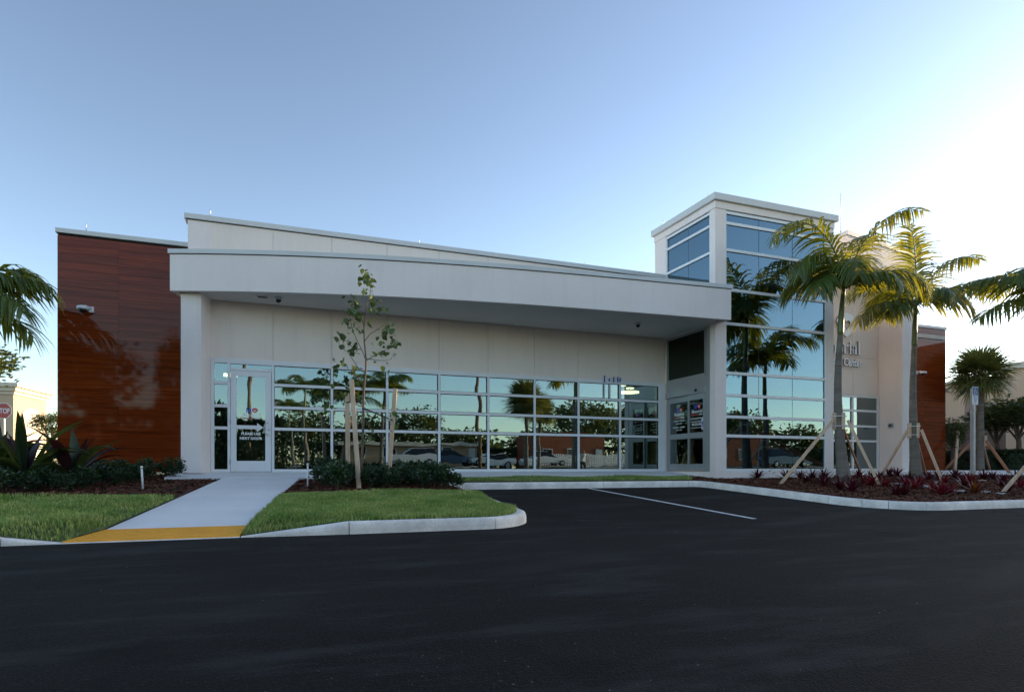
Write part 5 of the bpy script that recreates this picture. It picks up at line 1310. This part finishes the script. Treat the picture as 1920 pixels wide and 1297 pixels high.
# ------------------------------------------------------------------ behind the lens: what the glass mirrors
GB = 'palms across the lot, mirrored in the glass'
STD = [(0,60,2.6,110),(40,50,2.6,110),(85,62,2.5,110),(125,45,2.6,110),(165,58,2.6,110),(205,40,2.5,100),(250,60,2.5,110),(290,45,2.6,110),(330,55,2.5,110),(20,15,2.3,70),(180,15,2.3,70)]
def mir(px, D): x, y = at(px, D); return x, 33.0-y
for px, D, h, lab in ((571,45,5.4,'mirrored palm with lit trunk in the pane beside the door'),(718,42,5.3,'mirrored palm behind the young tree'),(650,40,4.6,'mirrored bushy palm left of the young tree'),(545,66,5.6,'small far mirrored palm in the first wide pane'),(1078,36,6.4,'dark mirrored palm trunk left of the blue tape')):
    x, y = mir(px, D); feather_palm(x, y, prof(y), h, 0.22, 0.09, STD, lab, GB, rz=px*0.01)
x, y = mir(985,40); fan_palm(x, y, prof(y), 4.9, 1.25, 'mirrored fan palm in the middle panes', 'fan palms')
x, y = mir(1012,46); fan_palm(x, y, prof(y), 4.4, 1.15, 'second mirrored fan palm in the middle panes', 'fan palms')
def pole(x, y, h, r, lab, cross=True):
    t = thing('utility_pole', (x,y,prof(y)), lab, 'utility pole'); z = prof(y)
    MB().tube([(x,y,z-0.2),(x,y,z+h)], [r,r*.7], 12).build('shaft', M['pole'], t, smooth=True)
    if cross: B('cross_arm', M['pole'], t, x-1.1,x+1.1,y-0.06,y+0.06,z+h-0.9,z+h-0.75)
x, y = mir(466,50); pole(x, y, 10.5, 0.17, 'tall wooden utility pole mirrored in the door glass')
x, y = mir(900,42); pole(x, y, 8.0, 0.15, 'bare wooden pole mirrored in the middle pane', False)
GT = 'tree line across the street'
lab_t = ['first','second','third','fourth','fifth','sixth','seventh','eighth','ninth','tenth','eleventh','twelfth','thirteenth','fourteenth','fifteenth','sixteenth','seventeenth','eighteenth','nineteenth','twentieth']
for k in range(20):
    x = -34+7.6*k+random.uniform(-2,2); y = -48-random.uniform(0,9)
    broad_tree(x, y, 0.1, random.uniform(5.0,8.0) if k < 10 or k > 14 else random.uniform(8.0,10), random.uniform(3.6,5.2), f'{lab_t[k]} tree from the left in the far tree line', GT, k)
for k in range(15):
    x = -24+8.6*k; o = link_mesh('far_hedge', HG); o.location = (x,-41,0.1); o.scale = (3.4,2,2.6); tag(o, f'{lab_t[k]} run from the left of tall hedge across the street', 'hedge', 'tall hedge across the street')
x, y = -8.6, -4.5; broad_tree(x, y, prof(y), 7.0, 2.2, 'full round tree mirrored in the left wood panels', 'trees mirrored in the wood panels', 0, 2.4)
x, y = -13.2, -6.0; broad_tree(x, y, prof(y), 6.0, 2.1, 'broad tree further left mirrored in the wood panels', 'trees mirrored in the wood panels', 2, 2.2)
x, y = -4.6, -3.4; broad_tree(x, y, prof(y), 7.6, 1.0, 'slim tall tree mirrored in the left wood panels', 'trees mirrored in the wood panels', 1, 3.0)
for k in range(7):  # unseen hedge added so less bright sky mirrors in the wood panels
    x = -21+3.3*k; o = link_mesh('far_hedge', HG); o.location = (x,-9.0-0.3*(k%2),prof(-9)-0.1); o.scale = (1.5,1.4,3.1+0.5*(k%3)); tag(o, f'{lab_t[k]} run from the left of added hedge beside the lot', 'hedge', 'added hedge beside the lot, screening sky mirrored in the panels')
# houses
def house(x0, x1, y0, y1, h, m, lab, pitched=False):
    t = thing('low_house', ((x0+x1)/2,y1,0.2), lab, 'house', 'low houses across the street')
    B('wall', m, t, x0,x1,y0,y1,0,h)
    if pitched: MB().prism([(x0-0.6,y0-.6),(x1+.6,y0-.6),(x1+.6,y1+.6),(x0-.6,y1+.6)], h+.002, h+.35).build('roof', M['roofshade'], t)
    else: B('parapet', m, t, x0-.1,x1+.1,y0-.1,y1+.1,h+.002,h+.3)
    n = int((x1-x0)/3.2)
    for k in range(n):
        c = x0+1.8+3.2*k
        f_ = B('window', M['frame'], t, c-.7,c+.7,y1+.002,y1+.05,1.0,2.3); B('pane', M['carglass'], f_, c-.62,c+.62,y1+.052,y1+.06,1.08,2.22)
    B('door', M['greyframe'], t, x1-1.2,x1-.3,y1+.002,y1+.06,0.2,2.25)
x, y = mir(1075,75); house(x-5, x+4.5, y-6, y, 3.9, M['brick'], 'flat topped red stucco house mirrored in the right panes')
x, y = mir(800,72); house(x-9, x+6, y-6, y, 2.5, M['tan'], 'long low tan house with pale eaves mirrored in the panes', True)
x, y = mir(1290,80); house(x-4, x+9, y-6, y, 3.6, M['brick'], 'second red stucco house mirrored beside the tower', False)
# picket fence
x, y = mir(1098,62); FN = thing('picket_fence', (x,y,0.1), 'white picket fence mirrored in the lower right panes', 'fence')
for k in range(60): B('picket', M['white'], FN, x-5.2+k*.18,x-5.2+k*.18+.12,y,y+.02,0.15,1.35)
for z in (0.45,1.1): B('fence_rail', M['white'], FN, x-5.3,x+5.7,y-.05,y-.002,z,z+.09)
# cars
def wheel_mesh(r=0.33):
    mb = MB(); mb.tube([(0,-.11,0),(0,-.09,0),(0,.09,0),(0,.11,0)], [r*.9,r,r,r*.9], 20, mi=0); mb.tube([(0,-.115,0),(0,-.12,0)], [r*.62,r*.55], 14, mi=1); mb.tube([(0,.115,0),(0,.12,0)], [r*.62,r*.55], 14, mi=1)
    return mb.mesh('wheel', [M['tyre'],M['steel']])
WH = wheel_mesh()
def car(x, y, rz, m, suv, lab):
    z = prof(y)+0.035; t = thing('parked_car', (x,y,z), lab, 'car', 'cars mirrored in the glass', rz=rz)
    if suv: low = [(-2.3,.35),(-2.35,.75),(-2.28,1.05),(1.0,1.05),(2.0,.95),(2.32,.78),(2.36,.45),(2.3,.3)]; top = [(-2.2,1.05),(-2.0,1.62),(-1.6,1.72),(0.1,1.70),(0.95,1.06)]
    else: low = [(-2.2,.35),(-2.28,.7),(-2.2,.92),(-1.4,.95),(0.9,.93),(1.9,.80),(2.22,.66),(2.28,.42),(2.2,.28)]; top = [(-1.75,.94),(-1.0,1.36),(-0.5,1.44),(0.1,1.42),(1.05,.93)]
    def ex(prof_, w0, w1, name, mm, par):
        n = len(prof_); zs_ = [p[1] for p in prof_]; zm = min(zs_); zM = max(zs_); vs_ = []
        for sg in (-1,1):
            for a_, b_ in prof_: w = lerp(w0,w1,(b_-zm)/(zM-zm)); vs_.append((a_,sg*w,b_))
        mb = MB(); mb.add(vs_, [tuple(range(n)),tuple(range(2*n-1,n-1,-1))]+[(i,n+i,n+(i+1)%n,(i+1)%n) for i in range(n)])
        return link_mesh(name, mb.mesh(name, mm, bevel=0.05), par)
    ex(low, .90, .86, 'body', m, t); ex(top, .80, .62, 'cabin_glass', M['carglass'], t)
    rf = [(p[0]*0.93,p[1]) for p in top if p[1] > (1.6 if suv else 1.34)]; a0 = min(p[0] for p in rf); a1 = max(p[0] for p in rf); zt = max(p[1] for p in rf)
    link_mesh('roof', MB().box(a0-.1,a1+.1,-.60,.60,zt-.05,zt+.02).mesh('roof', m, bevel=0.02), t)
    for wx in (-1.4,1.4):
        for sg in (-1,1): o = link_mesh('wheel', WH, t); o.location = (wx,sg*.82,.33)
    for sg in (-1,1):
        link_mesh('headlight', MB().box(2.2,2.34,sg*.62-.16,sg*.62+.16,.62,.74).mesh('headlight', M['white']), t)
        link_mesh('tail_light', MB().box(-2.36,-2.24,sg*.66-.12,sg*.66+.12,.78,.92).mesh('tail_light', M['taillight']), t)
x, y = mir(775,58); car(x,y,R(180),M['carwhite'],True,'white suv mirrored behind the young tree stake')
x, y = mir(848,60); car(x,y,R(5),M['carblue'],False,'dark blue sedan mirrored in the middle pane')
x, y = mir(1022,58); car(x,y,R(0),M['carwhite'],False,'white sedan mirrored below the fan palm')
x, y = mir(920,60); car(x,y,R(184),M['carwhite'],False,'second white sedan mirrored beside the bare pole')
x, y = mir(1400,60); car(x,y,R(3),M['carblue'],True,'dark suv mirrored in the tower glass')
# person on the lot, mirrored
def person(x, y, z, rz, lab):
    J = {'pel':(0,0,.95),'sp':(0,0,1.15),'ch':(0,0.01,1.32),'nk':(0,0,1.48),'hd':(0,-.02,1.58),'hd2':(0,-.02,1.70),
         'hl':(.10,0,.92),'kl':(.12,-.04,.50),'al':(.13,.02,.09),'tl':(.15,-.16,.04),'hr':(-.10,0,.92),'kr':(-.13,-.02,.50),'ar':(-.15,.06,.09),'tr':(-.17,-.12,.04),
         'sl':(.19,0,1.42),'el':(.27,-.06,1.16),'wl':(.20,-.26,1.20),'pl':(.17,-.33,1.23),'sr':(-.19,0,1.42),'er':(-.27,.02,1.14),'wr':(-.27,-.10,.92),'pr':(-.265,-.12,.84)}
    rad = {'pel':.14,'sp':.125,'ch':.145,'nk':.058,'hd':.085,'hd2':.08,'hl':.095,'kl':.062,'al':.042,'tl':.038,'hr':.095,'kr':.062,'ar':.042,'tr':.038,'sl':.068,'el':.045,'wl':.03,'pl':.034,'sr':.068,'er':.045,'wr':.03,'pr':.034}
    E_ = [('pel','sp'),('sp','ch'),('ch','nk'),('nk','hd'),('hd','hd2'),('pel','hl'),('hl','kl'),('kl','al'),('al','tl'),('pel','hr'),('hr','kr'),('kr','ar'),('ar','tr'),('ch','sl'),('sl','el'),('el','wl'),('wl','pl'),('ch','sr'),('sr','er'),('er','wr'),('wr','pr')]
    for s_, p_, dx in (('l','pl',(0.0,-1,0.15)),('r','pr',(0,-.15,-1))):
        b = Vector(J[p_]); dv = Vector(dx).normalized()
        for q in range(5):
            off = Vector(((q-2)*.018,0,0)) if q < 4 else Vector((.035,0,0)); l = (.075,.085,.08,.065,.05)[q]
            J[f'f{s_}{q}'] = tuple(b+off+dv*l*.5); J[f'g{s_}{q}'] = tuple(b+off*1.1+dv*l+Vector((0,-.01,-.015))); rad[f'f{s_}{q}'] = .009; rad[f'g{s_}{q}'] = .008
            E_ += [(p_,f'f{s_}{q}'),(f'f{s_}{q}',f'g{s_}{q}')]
    ks = list(J); me = bpy.data.meshes.new('body'); me.from_pydata([J[k] for k in ks], [(ks.index(a),ks.index(b)) for a,b in E_], [])
    o = bpy.data.objects.new('body', me); COL.objects.link(o); sk = o.modifiers.new('skin','SKIN'); sv = me.skin_vertices[0].data
    for i, k in enumerate(ks): sv[i].radius = (rad[k],rad[k]*(0.72 if k in ('sp','ch','pel') else 1)); 
    sv[0].use_root = True; ss = o.modifiers.new('sub','SUBSURF'); ss.levels = ss.render_levels = 1
    bpy.context.view_layer.update(); m2 = bpy.data.meshes.new_from_object(o.evaluated_get(bpy.context.evaluated_depsgraph_get()))
    bpy.data.objects.remove(o); m2.materials.clear()
    for q in ('skin','shirt','trousers','hair'): m2.materials.append(M[q])
    for p in m2.polygons:
        c = p.center; p.use_smooth = True
        p.material_index = 2 if c.z < .97 and abs(c.x) < .24 and c.y > -.22 else 3 if c.z > 1.66 or (c.z > 1.58 and c.y > .03) else 0 if c.z > 1.47 or c.y < -.2 or c.z < 1.0 else 1
    t = thing('person', (x,y,z), lab, 'person', rz=rz); link_mesh('body', m2, t)
    for sg in (-1,1): link_mesh('eye', MB().tube([(sg*.032,-.098,1.625),(sg*.032,-.106,1.625)],[.011,.004],8).mesh('eye', M['white']), t)
    link_mesh('nose', MB().tube([(0,-.09,1.62),(0,-.118,1.592),(0,-.092,1.588)],[.006,.013,.008],6).mesh('nose', M['skin']), t)
x, y = mir(1098,43); person(x, y, prof(y), R(180), 'person in pale shirt and dark trousers mirrored in the glass')
